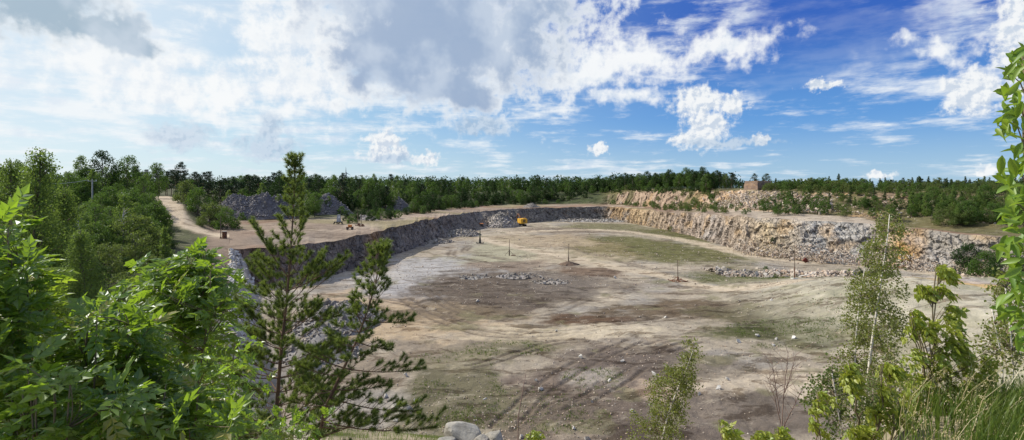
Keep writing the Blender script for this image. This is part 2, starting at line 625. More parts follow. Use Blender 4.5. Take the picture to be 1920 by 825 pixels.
# ------------------------------------------------------------------ terrain
RIM = np.array([  # pixel column, depth and height of the pit's upper edge, then depth of its foot
    (430, 110.0, -12.4, 108.5), (485, 112.0, -12.4, 110.0), (563, 118.0, -12.4, 115.5), (637, 132.5, -12.4, 128.5), (692, 147.5, -12.4, 141.5),
    (766, 182, -12.4, 172), (800, 209, -12.4, 194), (860, 254, -12.4, 238), (900, 285, -12.4, 259), (950, 305, -12.4, 284), (985, 316, -12.4, 303),
    (1050, 333, -12.4, 325), (1120, 345, -12.3, 337), (1140, 346, -12.2, 337), (1160, 330, -12.2, 324), (1250, 262, -12.0, 257),
    (1330, 213, -10.6, 204), (1400, 175, -9.4, 163), (1500, 161, -9.4, 150.5), (1640, 150, -10.2, 140.5), (1760, 139, -11.0, 131),
    (1870, 129, -11.8, 122), (2000, 122, -12, 116), (2300, 115, -12, 110)], float)
FLOOR_Z = -20.0


def rim(px):
    return [np.interp(px, RIM[:, 0], RIM[:, k]) for k in (1, 2, 3)]


# ground beyond the edge: for each key column, (depth beyond the edge, height) of seven stations
FARK = {
    430: [(12, -12.2), (40, -12.0), (90, -11.8), (130, -10.5), (180, -5.0), (420, -4.0), (5000, -6)],
    800: [(12, -12.3), (40, -12.1), (75, -11.9), (100, -11.0), (150, -6.0), (400, -4.0), (5000, -6)],
    1050: [(6, -12.3), (20, -12.0), (40, -11.8), (52, -10.0), (80, -5.0), (300, -4.0), (5000, -6)],
    1130: [(4, -12.1), (14, -12.0), (26, -11.6), (36, -7.0), (55, -4.0), (300, -3.0), (5000, -6)],
    1175: [(4, -12.0), (20, -11.9), (30, -11.6), (38, -3.2), (55, -2.2), (300, -2.0), (5000, -6)],
    1260: [(4, -11.9), (18, -11.7), (34, -11.2), (46, -3.0), (64, -1.5), (300, -2.0), (5000, -6)],
    1340: [(4, -10.5), (18, -10.1), (34, -9.6), (54, -2.6), (72, -1.2), (300, -2.0), (5000, -6)],
    1400: [(4, -9.3), (18, -9.0), (32, -8.4), (58, -2.0), (78, -0.9), (300, -2.0), (5000, -6)],
    1500: [(4, -9.3), (8, -9.0), (16, -8.2), (48, -2.2), (74, -0.9), (300, -2.0), (5000, -6)],
    1640: [(3, -10.0), (5, -9.7), (9, -8.9), (42, -2.6), (66, -1.1), (300, -2.0), (5000, -6)],
    1870: [(3, -11.5), (5, -11.1), (10, -10.0), (46, -3.0), (70, -1.4), (300, -2.0), (5000, -6)],
    2300: [(4, -11.8), (10, -11.2), (18, -10.0), (50, -3.0), (70, -1.4), (300, -2.0), (5000, -6)],
}
_fk = sorted(FARK)


def far_profile(px):
    """stations (n, 8, 2): edge + seven stations"""
    px = np.atleast_1d(np.asarray(px, float))
    yr, zr, _ = rim(px)
    out = np.zeros((len(px), 8, 2))
    out[:, 0, 0], out[:, 0, 1] = yr, zr
    for k in range(7):
        out[:, k + 1, 0] = yr + np.interp(px, _fk, [FARK[q][k][0] for q in _fk])
        out[:, k + 1, 1] = np.interp(px, _fk, [FARK[q][k][1] for q in _fk])
    return out


LEFTK = {  # left land: (depth, height) along a few columns
    -500: [(0, -1.9), (20, -6), (40, -9.5), (80, -8.5), (110, -7), (135, -6), (150, -5.5), (170, -4.5), (210, -4), (340, -4), (5000, -6)],
    200: [(0, -1.9), (20, -6.5), (40, -10.0), (80, -9.5), (110, -8.0), (135, -7), (150, -6.2), (170, -4.8), (210, -4), (340, -4), (5000, -6)],
    300: [(0, -1.9), (20, -7), (40, -10.5), (80, -11.5), (110, -11.5), (135, -11), (150, -9.3), (170, -4.7), (210, -4), (340, -4), (5000, -6)],
    345: [(0, -1.9), (20, -7.5), (40, -10.8), (80, -12), (110, -12), (135, -11.4), (150, -9.4), (170, -4.9), (210, -4.2), (340, -4), (5000, -6)],
    400: [(0, -1.9), (20, -8.5), (40, -12.5), (80, -12.8), (110, -12.3), (135, -12.1), (150, -11.8), (170, -11.6), (210, -11.5), (300, -5.0), (5000, -6)],
    430: [(0, -1.9), (20, -9), (40, -13.8), (80, -15.6), (104, -14.6), (110, -12.4), (135, -12.15), (150, -12.1), (170, -12.0), (210, -11.8), (290, -5.0), (5000, -6)],
}
_lk = sorted(LEFTK)


def left_z(px, Y):
    px, Y = np.broadcast_arrays(np.asarray(px, float), np.asarray(Y, float))
    zs = np.stack([np.interp(Y, [q[0] for q in LEFTK[k]], [q[1] for q in LEFTK[k]]) for k in _lk], 0)
    i = np.clip(np.searchsorted(_lk, px) - 1, 0, len(_lk) - 2)
    lk = np.array(_lk, float)
    t = np.clip((px - lk[i]) / (lk[i + 1] - lk[i]), 0, 1)
    a = np.take_along_axis(zs, i[None], 0)[0]
    b = np.take_along_axis(zs, i[None] + 1, 0)[0]
    return a * (1 - t) + b * t


def far_z(px, Y):
    pr = far_profile(px)
    return np.array([np.interp(y, q[:, 0], q[:, 1]) for q, y in zip(pr, np.atleast_1d(Y))])


def land(px, Y):
    """a point on the ground beyond the pit"""
    z = float(left_z(px, Y)) if px < 430 else float(far_z(px, Y)[0])
    return at(px, Y, z)


def floor_z(x, y):
    z = FLOOR_Z + 0.40 * fbm2(x, y, 0.03, 4, 3) + 0.20 * fbm2(x, y, 0.20, 3, 4)
    pxx = 960 + FPX * x / np.maximum(y, 1)
    ramp = sstep(34, 62, x) * sstep(128, 84, y)                     # ramp of tipped fines on the right
    z = z + ramp * (5.0 + 0.9 * fbm2(x, y, 0.09, 4, 8))
    z = z - 0.5 * sstep(1000, 700, pxx) * sstep(80, 50, y)
    return z


def near_z(x, y):
    px = 960 + FPX * x / np.maximum(y, 1.5)
    yy = np.maximum(y - 1, 0)
    slope = np.interp(px, [430, 600, 950, 1100, 1400], [0.40, 0.40, 0.43, 0.50, 0.50])
    zc = -1.75 - yy * slope
    flat = sstep(1450, 1700, px) * sstep(6.5, 4.0, y)
    zc = zc * (1 - flat) + flat * (-1.75 + 0.0 * y)
    zc = np.maximum(zc, -22.0)
    zl = left_z(np.clip(px, -500, 430), np.maximum(y, 0))
    w = sstep(540, 415, px) * sstep(1.0, 12.0, y)
    return zc * (1 - w) + zl * w + 0.16 * fbm2(x, y, 0.35, 4, 21)


# --- pit floor ------------------------------------------------------------
def ellipse_mask(x, y, px, py, rx, ry, soft=0.34):
    c = P(px, py, FLOOR_Z)
    k = c[1] / FPX
    ax, ay = rx * k, ry * c[1] / (py - HY)
    d = np.sqrt(((x - c[0]) / ax) ** 2 + ((y - c[1]) / ay) ** 2)
    d = d + 0.60 * fbm2(x / ax, y / ay, 1.7, 4, int(px) % 97) + 0.40 * fbm2(x, y, 0.45, 4, int(py) % 89, .65)
    return sstep(1 + soft, 1 - soft, d)


def seg_dist(x, y, pts):
    d = np.full(x.shape, 1e9)
    for (a, b) in zip(pts[:-1], pts[1:]):
        ab = b - a
        t = np.clip(((x - a[0]) * ab[0] + (y - a[1]) * ab[1]) / (ab @ ab), 0, 1)
        d = np.minimum(d, np.hypot(x - a[0] - t * ab[0], y - a[1] - t * ab[1]))
    return d


def smooth_line(pix, z=FLOOR_Z, n=6):
    q = np.array([P(a, b, z)[:2] for a, b in pix])
    for _ in range(2):
        m = [q[0]]
        for a, b in zip(q[:-1], q[1:]):
            m += [a * 0.75 + b * 0.25, a * 0.25 + b * 0.75]
        q = np.array(m + [q[-1]])
    return q


ROADS = [([(960, 436), (1100, 429), (1200, 436), (1300, 453), (1390, 476), (1480, 490), (1600, 494), (1700, 504), (1800, 520), (1960, 545)], 3.6),
         ([(1800, 522), (1640, 537), (1480, 550), (1330, 545), (1260, 520), (1130, 500), (1050, 480), (960, 462), (900, 447)], 2.6)]
RUTS = [([(1620, 545), (1450, 552), (1250, 575), (1100, 597), (950, 605), (840, 592), (760, 570)], 1.0),
        ([(1620, 560), (1430, 566), (1250, 590), (1080, 616), (930, 620), (800, 605)], 1.0),
        ([(1300, 640), (1200, 672), (1120, 680), (1060, 674), (990, 655)], 1.3),
        ([(1310, 628), (1200, 660), (1110, 668), (1040, 660)], 1.2),
        ([(760, 560), (820, 600), (920, 632), (1040, 628), (1160, 606), (1330, 590)], 0.9),
        ([(800, 545), (850, 580), (940, 600), (1030, 590), (1100, 560)], 0.9),
        ([(940, 800), (1010, 735), (1080, 690), (1190, 640)], 1.0),
        ([(985, 815), (1060, 750), (1110, 715)], 1.0),
        ([(1020, 770), (1120, 745), (1200, 690)], 0.8),
        ([(880, 690), (960, 670), (1040, 640), (1100, 640)], 0.7),
        ([(850, 470), (842, 482), (890, 488), (960, 500), (1100, 522), (1200, 545)], 0.8),
        ([(880, 462), (866, 474), (905, 478), (1000, 496)], 0.8),
        ([(700, 560), (800, 575), (900, 622), (1000, 640)], 0.7),
        ([(1060, 462), (1130, 482), (1230, 508)], 0.8)]
SPOTS = [  # px, py, rx, ry, colour, strength
    (760, 590, 160, 40, (.34, .26, .17), .7), (720, 550, 90, 25, (.36, .27, .18), .6),
    (850, 507, 150, 30, (.30, .29, .285), .85), (790, 545, 110, 20, (.29, .28, .28), .7), (690, 525, 60, 14, (.33, .31, .29), .5),
    (945, 545, 150, 40, (.115, .090, .070), .85), (1060, 528, 90, 22, (.15, .125, .105), .7), (840, 585, 120, 18, (.17, .13, .085), .7),
    (1110, 600, 80, 13, (.115, .07, .042), .9), (1300, 580, 150, 18, (.13, .095, .06), .75), (1420, 590, 120, 16, (.11, .095, .05), .7),
    (1210, 463, 140, 24, (.125, .12, .045), .95), (1110, 462, 70, 18, (.20, .165, .08), .7), (1290, 438, 85, 11, (.12, .115, .045), .9),
    (1470, 628, 150, 30, (.095, .095, .042), .9), (1560, 590, 90, 26, (.13, .11, .07), .75), (1400, 520, 150, 13, (.14, .135, .065), .9), (1620, 518, 90, 10, (.10, .12, .045), .9),
    (1150, 745, 230, 70, (.165, .130, .105), .85), (1000, 770, 150, 50, (.155, .125, .095), .85), (850, 740, 100, 60, (.15, .135, .085), .8),
    (1200, 680, 140, 24, (.15, .12, .10), .8), (960, 655, 90, 16, (.19, .165, .11), .8), (860, 680, 80, 20, (.21, .185, .12), .6),
    (1110, 712, 60, 22, (.27, .24, .21), .6), (1230, 735, 40, 16, (.35, .27, .2), .6), (1260, 800, 160, 40, (.15, .12, .10), .8),
    (1420, 770, 170, 40, (.17, .14, .115), .8), (1450, 715, 150, 30, (.40, .34, .265), .8), (1330, 690, 70, 24, (.19, .16, .125), .7),
    (1000, 625, 130, 14, (.38, .32, .23), .7), (1150, 620, 90, 14, (.40, .345, .26), .7), (1040, 480, 140, 12, (.37, .31, .225), .5),
    (930, 470, 70, 22, (.27, .255, .18), .7), (1010, 450, 100, 12, (.30, .24, .165), .6), (1180, 505, 110, 12, (.36, .31, .24), .6),
    (950, 498, 90, 9, (.22, .17, .13), .7), (1110, 510, 60, 9, (.17, .12, .085), .8), (1130, 425, 80, 7, (.16, .15, .075), .7), (1060, 432, 90, 6, (.20, .16, .12), .7)]


def build_floor():
    cols = np.linspace(-60, 2120, 820)
    Y = np.concatenate([np.linspace(30, 40, 8)[:-1], 40 * 3.0 ** np.linspace(0, 1, 300)[:-1], 120 * (350 / 120) ** np.linspace(0, 1, 110)])
    PX, YY = np.meshgrid(cols, Y)
    sh = PX.shape
    X = ((PX - 960) / FPX * YY).ravel()
    YY = YY.ravel()
    Z = floor_z(X, YY)
    base = np.array([.292, .252, .198])
    wv = fbm2(X, YY, 0.05, 2, 51)
    n = fbm2(X + 9 * wv, YY, 0.055, 4, 30)
    n2 = fbm2(X, YY, 0.35, 4, 31)
    C = base * (1 + 0.25 * n + 0.20 * n2)[:, None]

    def paint(mask, c, s=1.0, idx=slice(None)):
        m = np.clip(mask * s, 0, 1)[:, None]
        C[idx] = C[idx] * (1 - m) + np.array(c) * (1 + 0.25 * n2[idx])[:, None] * m
    # drifting brown and pale sheets of silt
    st = fbm2(X * 0.55 + 6 * wv, YY, 0.10, 5, 33)
    paint(sstep(0.06, 0.30, st), (.170, .135, .102), .62)
    st2 = fbm2(X * 0.5, YY * 1.2, 0.13, 5, 37)
    paint(sstep(0.14, 0.40, st2), (.42, .365, .285), .75)
    paint(sstep(0.12, 0.40, fbm2(X, YY, 0.08, 3, 39)), (.215, .205, .195), .6)
    for px, py, rx, ry, c, s in SPOTS:
        q = P(px, py, FLOOR_Z)
        ax, ay = rx * q[1] / FPX * 2.0, ry * q[1] / (py - HY) * 2.0
        idx = np.nonzero((np.abs(X - q[0]) < ax) & (np.abs(YY - q[1]) < ay))[0]
        paint(ellipse_mask(X[idx], YY[idx], px, py, rx, ry), np.array(c) * (.80 if c[0] < .24 else 1.0), min(1.0, s * 1.3), idx)
    idx = np.nonzero((X > 30) & (YY < 128))[0]
    xi, yi = X[idx], YY[idx]
    rampm = sstep(32, 50, xi) * sstep(126, 96, yi)
    paint(rampm, (.37, .345, .27), .85, idx)
    paint(rampm * sstep(0.12, 0.4, fbm2(xi, yi, 0.16, 4, 71)), (.24, .23, .16), .8, idx)
    paint(ellipse_mask(xi, yi, 1800, 590, 40, 18) * rampm, (.46, .30, .12), .8, idx)
    paint(ellipse_mask(xi, yi, 1720, 560, 60, 30) * rampm, (.33, .29, .27), .8, idx)

    def near(pts, r):
        lo, hi = pts.min(0) - r, pts.max(0) + r
        return np.nonzero((X > lo[0]) & (X < hi[0]) & (YY > lo[1]) & (YY < hi[1]))[0]
    for pix, w in ROADS:
        pts = smooth_line(pix)
        idx = near(pts, 9)
        xi, yi = X[idx], YY[idx]
        d = seg_dist(xi, yi, pts) + 0.9 * fbm2(xi, yi, 0.25, 3, 41)
        m = sstep(w * 1.25, w * 0.75, d)
        paint(m, (.415, .35, .265), .9, idx)
        wheel = np.exp(-((np.abs(d) - w * 0.4) / 0.5) ** 2)
        paint(wheel * m, (.34, .28, .205), .5, idx)
        Z[idx] += 0.12 * np.exp(-((np.abs(d) - w * 1.25) / 0.6) ** 2) - 0.05 * wheel
    for i, (pix, g) in enumerate(RUTS):
        pts = smooth_line(pix)
        idx = near(pts, 4)
        xi, yi = X[idx], YY[idx]
        wob = 0.5 * fbm2(xi, yi, 0.12, 3, 143 + i)
        fade = .35 + .65 * sstep(-0.25, 0.3, fbm2(xi, yi, 0.09, 3, 43 + i))
        for side in (-1, 1):
            tn = np.gradient(pts, axis=0)
            tn /= np.linalg.norm(tn, axis=1, keepdims=True)
            off = pts + side * g * np.stack([-tn[:, 1], tn[:, 0]], 1)
            d = np.abs(seg_dist(xi, yi, off) + 0.2 * wob)
            wdt = 0.08 + 0.0036 * yi
            rut = np.exp(-(d / wdt) ** 2) * fade
            paint(rut, (.105, .082, .062), .85, idx)
            Z[idx] += 0.05 * np.exp(-((d - 0.4) / 0.2) ** 2) * fade - 0.16 * rut
    # rough churned ground
    Z = Z + 0.13 * fbm2(X, YY, 0.9, 3, 77) * sstep(220, 70, YY)
    # dry weeds tinge
    paint(sstep(0.22, 0.4, fbm2(X, YY, 0.28, 4, 81)) * sstep(-0.1, 0.25, fbm2(X, YY, 0.05, 2, 83)), (.15, .14, .075), .55)
    V = np.stack([X, YY, Z], -1)
    o = link('pit_floor', mesh('pit_floor', V, [grid_faces(*sh)], M_FLOOR, col=C, smooth=True))
    tag(o, kind='structure')


def grid_faces(r, c):
    i = np.arange(r * c).reshape(r, c)
    return np.stack([i[:-1, :-1], i[:-1, 1:], i[1:, 1:], i[1:, :-1]], -1).reshape(-1, 4)


def rim_samples(a, b, step):
    px = np.linspace(a, b, 6000)
    yr = np.interp(px, RIM[:, 0], RIM[:, 1])
    x = (px - 960) / FPX * yr
    s = np.concatenate([[0], np.cumsum(np.hypot(np.diff(x), np.diff(yr)))])
    return np.interp(np.linspace(0, s[-1], int(s[-1] / step)), s, px)


def rough_rim(px):
    """small in-and-out of the edge shared by the face and the ground above it"""
    yr, zr, yb = rim(px)
    x = (px - 960) / FPX * yr
    p = np.stack([x, yr, 0 * x], 1)
    w = fbm(p, 0.11, 4, 5)
    return w, 0.5 * fbm(p, 0.25, 3, 6) + 0.35 * fbm(p, 0.05, 2, 7)


def palette(px, keys):
    k = sorted(keys)
    return np.stack([np.interp(px, k, [keys[q][j] for q in k]) for j in range(3)], -1)


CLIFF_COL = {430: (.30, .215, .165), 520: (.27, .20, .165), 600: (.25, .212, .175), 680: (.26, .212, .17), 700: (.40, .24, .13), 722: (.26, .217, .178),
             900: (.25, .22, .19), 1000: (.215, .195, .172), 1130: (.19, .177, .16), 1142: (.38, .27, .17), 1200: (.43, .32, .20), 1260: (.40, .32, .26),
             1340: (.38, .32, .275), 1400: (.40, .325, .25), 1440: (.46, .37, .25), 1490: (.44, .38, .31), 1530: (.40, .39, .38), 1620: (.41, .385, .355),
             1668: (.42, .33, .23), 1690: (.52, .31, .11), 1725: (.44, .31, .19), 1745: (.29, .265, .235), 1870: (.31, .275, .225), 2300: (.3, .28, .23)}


def build_cliff(name, a, b, step, rows, amp, seed, stretch):
    px = rim_samples(a, b, step)
    yr, zr, yb = rim(px)
    wob, dz = rough_rim(px)
    t = np.linspace(0, 1, rows)
    T, PXG = np.meshgrid(t, px, indexing='ij')
    top = np.stack([(px - 960) / FPX * yr, yr, zr + dz], 1)
    bot = np.stack([(px - 960) / FPX * yb, yb, np.full_like(px, FLOOR_Z - 0.6)], 1)
    prof = T ** 1.25                                              # steeper near the top
    V = np.zeros((rows, len(px), 3))
    V[..., :2] = top[None, :, :2] * (1 - prof[..., None]) + bot[None, :, :2] * prof[..., None]
    V[..., 2] = top[None, :, 2] * (1 - T) + bot[None, :, 2] * T
    nrm = np.cross(np.gradient(V, axis=1), np.gradient(V, axis=0))
    nrm /= np.linalg.norm(nrm, axis=-1, keepdims=True) + 1e-9
    if (nrm * (V - np.array([20, 200, 0]))).sum() > 0:
        nrm = -nrm
    p = V.reshape(-1, 3)
    st_ = np.where(PXG.ravel() < 1400, stretch, 1.0)
    q = p * np.stack([np.ones_like(st_), np.ones_like(st_), st_], 1)
    q = q + 0.5 * np.stack([fbm(p, 0.5, 2, seed + 40 + k) for k in range(3)], 1)
    f1, f2, cid = worley(q * 0.42, seed)
    g1, g2, cid2 = worley(q * 1.1, seed + 9)
    d = amp * (1.7 * (cid - 0.5) + 0.6 * (cid2 - 0.5) - 0.5 * (np.clip(1 - (f2 - f1) * 6, 0, 1)) + 1.3 * fbm(p, 0.10, 3, seed + 5))
    d = d.reshape(rows, -1)
    edge = np.minimum(1, T * 6) * np.minimum(1, (1 - T) * 8 + .25)
    D = nrm * (d * edge)[..., None]
    D[..., 2] *= 0.4
    V = V + D
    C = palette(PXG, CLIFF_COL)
    v = 1 + 0.30 * (cid - 0.5) + 0.25 * (cid2 - 0.5) + 0.25 * fbm(p, 0.3, 4, seed + 6)
    C = C * v.reshape(rows, -1)[..., None]
    # ochre and grey bands of weathering, dust on the ledges
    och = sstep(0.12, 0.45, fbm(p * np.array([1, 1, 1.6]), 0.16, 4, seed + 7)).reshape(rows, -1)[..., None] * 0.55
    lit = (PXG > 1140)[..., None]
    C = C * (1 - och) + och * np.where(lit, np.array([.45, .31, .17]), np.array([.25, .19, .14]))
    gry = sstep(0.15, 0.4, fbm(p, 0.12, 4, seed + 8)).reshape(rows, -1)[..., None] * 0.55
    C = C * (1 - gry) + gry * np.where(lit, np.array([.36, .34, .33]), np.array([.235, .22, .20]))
    drk = sstep(0.62, 0.9, cid2).reshape(rows, -1)[..., None] * 0.35
    C = C * (1 - drk)
    F = grid_faces(rows, len(px))
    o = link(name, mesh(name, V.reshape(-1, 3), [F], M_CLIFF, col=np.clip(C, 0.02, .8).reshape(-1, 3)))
    tag(o, kind='structure')


def build_far(name, a, b, step, seed):
    px = rim_samples(a, b, step)
    st = far_profile(px)
    wob, dz = rough_rim(px)
    st[:, 0, 1] += dz
    st[:, 1, 1] += dz * 0.5
    sub = [4, 6, 10, 26, 10, 14, 14]
    rows, Zr, zone = [], [], []
    for k, n in enumerate(sub):
        for t in np.arange(n) / n:
            e = t * t if k == 6 else t
            rows.append(st[:, k, 0] * (1 - e) + st[:, k + 1, 0] * e)
            Zr.append(st[:, k, 1] * (1 - e) + st[:, k + 1, 1] * e)
            zone.append(k + t)
    rows.append(st[:, 7, 0]); Zr.append(st[:, 7, 1]); zone.append(7.0)
    YY, Z = np.array(rows), np.array(Zr)
    zone = np.array(zone)[:, None] + 0 * YY
    PX = px[None] + 0 * YY
    X = (PX - 960) / FPX * YY
    p = np.stack([X.ravel(), YY.ravel(), Z.ravel()], 1)
    mid = (zone > 0.5) & (zone < 6)
    Z = Z + np.where(mid, 0.3 * fbm2(X, YY, 0.08, 4, seed), 0)
    slope = sstep(2.7, 3.0, zone) * sstep(4.6, 4.0, zone) * sstep(1120, 1165, PX)
    f1, f2, cid = worley(p * np.array([.32, .32, .32]), seed + 3)
    g1, g2, cid2 = worley(p * .85, seed + 4)
    steep = sstep(1640, 1150, PX) * 0.6 + 0.4
    disp = ((cid - .5) * 1.7 + (cid2 - .5) * 0.9).reshape(Z.shape) + 1.8 * fbm2(X, YY, 0.06, 4, seed + 5)
    Z = Z + slope * steep * disp
    YY = YY - slope * steep * 1.3 * (cid.reshape(Z.shape) - .5)
    # colours
    n = fbm2(X, YY, 0.07, 5, seed + 6)
    n2 = fbm2(X, YY, 0.35, 4, seed + 7)
    soil = np.array([.205, .158, .122])
    bench = soil * (1 + .3 * n + .25 * n2)[..., None]
    red = sstep(-0.05, 0.2, fbm2(X, YY * .6, 0.07, 4, seed + 9))[..., None] * .75
    bench = bench * (1 - red) + red * np.array([.205, .125, .085])
    pale = sstep(0.12, 0.3, fbm2(X * .5, YY, 0.09, 4, seed + 10))[..., None] * .75
    bench = bench * (1 - pale) + pale * np.array([.34, .28, .22])
    grs = sstep(0.12, 0.35, fbm2(X, YY * .7, 0.06, 4, seed + 11))[..., None] * .5
    bench = bench * (1 - grs) + grs * np.array([.19, .175, .075])
    strip = (sstep(640, 520, PX) * sstep(1.9, 1.1, zone) * sstep(.25, .6, zone))[..., None] * .8
    bench = bench * (1 - strip) + strip * np.array([.15, .125, .11]) * (1 + .5 * n2)[..., None]
    wood = np.array([.045, .058, .022]) * (1 + .5 * n2)[..., None]
    rock = palette(PX, {430: (.3, .25, .2), 1150: (.29, .215, .16), 1300: (.31, .23, .17), 1400: (.38, .29, .21), 1500: (.31, .235, .165), 1640: (.215, .155, .10), 1900: (.20, .15, .095)})
    rock = rock * (1 + .4 * (cid - .5) + .4 * (cid2 - .5)).reshape(Z.shape)[..., None]
    och = sstep(.16, .42, fbm2(X, YY, .09, 4, seed + 12))[..., None] * .55
    rock = rock * (1 - och) + och * np.array([.44, .29, .15])
    veg = sstep(-.05, .25, fbm2(X, YY, .08, 5, seed + 13) + np.interp(PX, [1200, 1450, 1600, 1800], [-.02, -.02, .24, .26]))[..., None] * .85
    rock = rock * (1 - veg) + veg * np.array([.09, .088, .038])
    plat = np.array([.13, .115, .05]) * (1 + .4 * n + .4 * n2)[..., None]
    seam = (sstep(505, 432, PX) * sstep(2.9, 2.2, zone))[..., None]
    bench = bench * (1 - seam) + seam * np.array([.205, .155, .118]) * (1 + .3 * n2)[..., None]
    wl = sstep(2.6, 3.4, zone)[..., None]
    left = bench * (1 - wl) + wood * wl
    tl = (sstep(1330, 1420, PX) * sstep(1720, 1620, PX))[..., None] * .8
    bench = bench * (1 - tl) + tl * np.array([.36, .31, .25]) * (1 + .3 * n2)[..., None]
    w3 = sstep(2.6, 3.0, zone + 2.2 * sstep(1600, 1700, PX))[..., None]
    w5 = sstep(3.95, 4.35, zone)[..., None]
    right = bench * (1 - w3) + rock * w3
    right = right * (1 - w5) + plat * w5
    w6 = sstep(5.2, 6.2, zone)[..., None]
    right = right * (1 - w6) + wood * w6
    tr = sstep(1115, 1160, PX)[..., None]
    C = left * (1 - tr) + right * tr
    o = link(name, mesh(name, np.stack([X, YY, Z], -1).reshape(-1, 3), [grid_faces(*Z.shape)], M_SOIL, col=np.clip(C, .01, .8).reshape(-1, 3), smooth=False))
    tag(o, kind='structure')


def build_left():
    px = np.linspace(-600, 430, 200)
    Y = 52 * (5000 / 52) ** np.linspace(0, 1, 200)
    PX, YY = np.meshgrid(px, Y)
    X = (PX - 960) / FPX * YY
    Z = left_z(PX, YY) + 0.25 * fbm2(X, YY, .08, 4, 91) * sstep(430, 415, PX) - 0.3 * sstep(64, 56, YY)
    n = fbm2(X, YY, .2, 4, 92)
    C = np.array([.055, .06, .026]) * (1 + .5 * n)[..., None]
    m = (sstep(370, 400, PX) * sstep(225, 200, YY))[..., None]
    C = C * (1 - m) + m * np.array([.205, .155, .118]) * (1 + .3 * n)[..., None]
    road = np.array([at(470, 136)[:2], at(420, 138)[:2], at(370, 144)[:2], at(340, 151)[:2], at(322, 160)[:2], at(319, 170)[:2], at(316, 190)[:2], at(300, 230)[:2]])
    d = seg_dist(X, YY, road) + .5 * fbm2(X, YY, .3, 3, 93)
    m = sstep(3.6, 2.4, d)[..., None]
    C = C * (1 - m) + m * np.array([.40, .33, .245]) * (1 + .25 * n)[..., None]
    o = link('left_land', mesh('left_land', np.stack([X, YY, Z], -1).reshape(-1, 3), [grid_faces(*Z.shape)], M_SOIL, col=np.clip(C, .01, .8).reshape(-1, 3), smooth=True))
    tag(o, kind='structure')


def build_near():
    x = np.linspace(-75, 62, 340)
    y = np.concatenate([np.linspace(-14, 12, 90), np.linspace(12.3, 60, 150)])
    X, YY = np.meshgrid(x, y)
    Z = near_z(X, YY)
    n = fbm2(X, YY, .5, 4, 95)
    g = sstep(-.15, .2, fbm2(X, YY, .15, 4, 96))[..., None]
    C = np.array([.27, .225, .16]) * (1 + .35 * n)[..., None] * (1 - g) + g * np.array([.075, .08, .03]) * (1 + .4 * n)[..., None]
    px = 960 + FPX * X / np.maximum(YY, 1.5)
    m = (sstep(400, 440, px) * sstep(620, 560, px) * sstep(16, 26, YY))[..., None]
    C = C * (1 - m) + m * np.array([.40, .36, .30]) * (1 + .3 * n)[..., None]
    o = link('hillside', mesh('hillside', np.stack([X, YY, Z], -1).reshape(-1, 3), [grid_faces(*Z.shape)], M_HILL, col=np.clip(C, .01, .8).reshape(-1, 3), smooth=True))
    tag(o, kind='structure')
    # the pale shoulder between the near slope and the shaded face
    pxs = np.linspace(428, 560, 60)
    Ys = np.linspace(55, 112, 90)
    PX, Y2 = np.meshgrid(pxs, Ys)
    zl = left_z(np.full_like(PX, 430), Y2)
    t = sstep(432, 500, PX + 14 * fbm2(PX * .05, Y2 * .2, 1.0, 3, 97))
    X = (PX - 960) / FPX * Y2
    Z = zl * (1 - t) + t * (-20.9) + .35 * fbm2(X, Y2, .4, 4, 98)
    C = np.array([.40, .35, .285]) * (1 + .35 * fbm2(X, Y2, .6, 4, 99))[..., None]
    o = link('stony_shoulder', mesh('stony_shoulder', np.stack([X, Y2, Z], -1).reshape(-1, 3), [grid_faces(*Z.shape)], M_HILL, col=np.clip(C, .01, .8).reshape(-1, 3)))
    tag(o, kind='structure')


build_floor()
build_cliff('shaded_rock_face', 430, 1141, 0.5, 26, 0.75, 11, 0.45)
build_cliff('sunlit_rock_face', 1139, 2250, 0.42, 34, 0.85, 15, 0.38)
build_far('bench_ground', 430, 1141, 1.2, 210)
build_far('terrace_ground', 1139, 2250, 0.7, 260)
build_left()
build_near()

# ------------------------------------------------------------------ stones
def hull_rock(seed, n=13, flat=0.75, jag=0.25):
    r = np.random.default_rng(seed)
    v = r.normal(size=(n, 3))
    v /= np.linalg.norm(v, axis=1, keepdims=True)
    v *= (1 - jag + jag * 2 * r.random((n, 1)))
    v *= np.array([1, r.uniform(.6, .95), flat * r.uniform(.7, 1.1)])
    bm = bmesh.new()
    for q in v:
        bm.verts.new(q)
    bmesh.ops.convex_hull(bm, input=bm.verts)
    bmesh.ops.delete(bm, geom=[q for q in bm.verts if not q.link_faces], context='VERTS')
    bmesh.ops.triangulate(bm, faces=bm.faces)
    bm.verts.index_update()
    V = np.array([q.co[:] for q in bm.verts])
    F = np.array([[q.index for q in f.verts] for f in bm.faces])
    bm.free()
    return V, F


ROCKS = [hull_rock(i, 12 + i % 4) for i in range(10)]
_rockmesh = {}


def rock_mesh(i, mat):
    k = (i, mat.name)
    if k not in _rockmesh:
        V, F = ROCKS[i]
        _rockmesh[k] = mesh('stone', V, [F], mat)
    return _rockmesh[k]


def rot_rand(n, rng):
    q = rng.normal(size=(n, 4))
    q /= np.linalg.norm(q, axis=1, keepdims=True)
    w, x, y, z = q.T
    return np.stack([1 - 2 * (y * y + z * z), 2 * (x * y - z * w), 2 * (x * z + y * w), 2 * (x * y + z * w), 1 - 2 * (x * x + z * z), 2 * (y * z - x * w),
                     2 * (x * z - y * w), 2 * (y * z + x * w), 1 - 2 * (x * x + y * y)], 1).reshape(n, 3, 3)


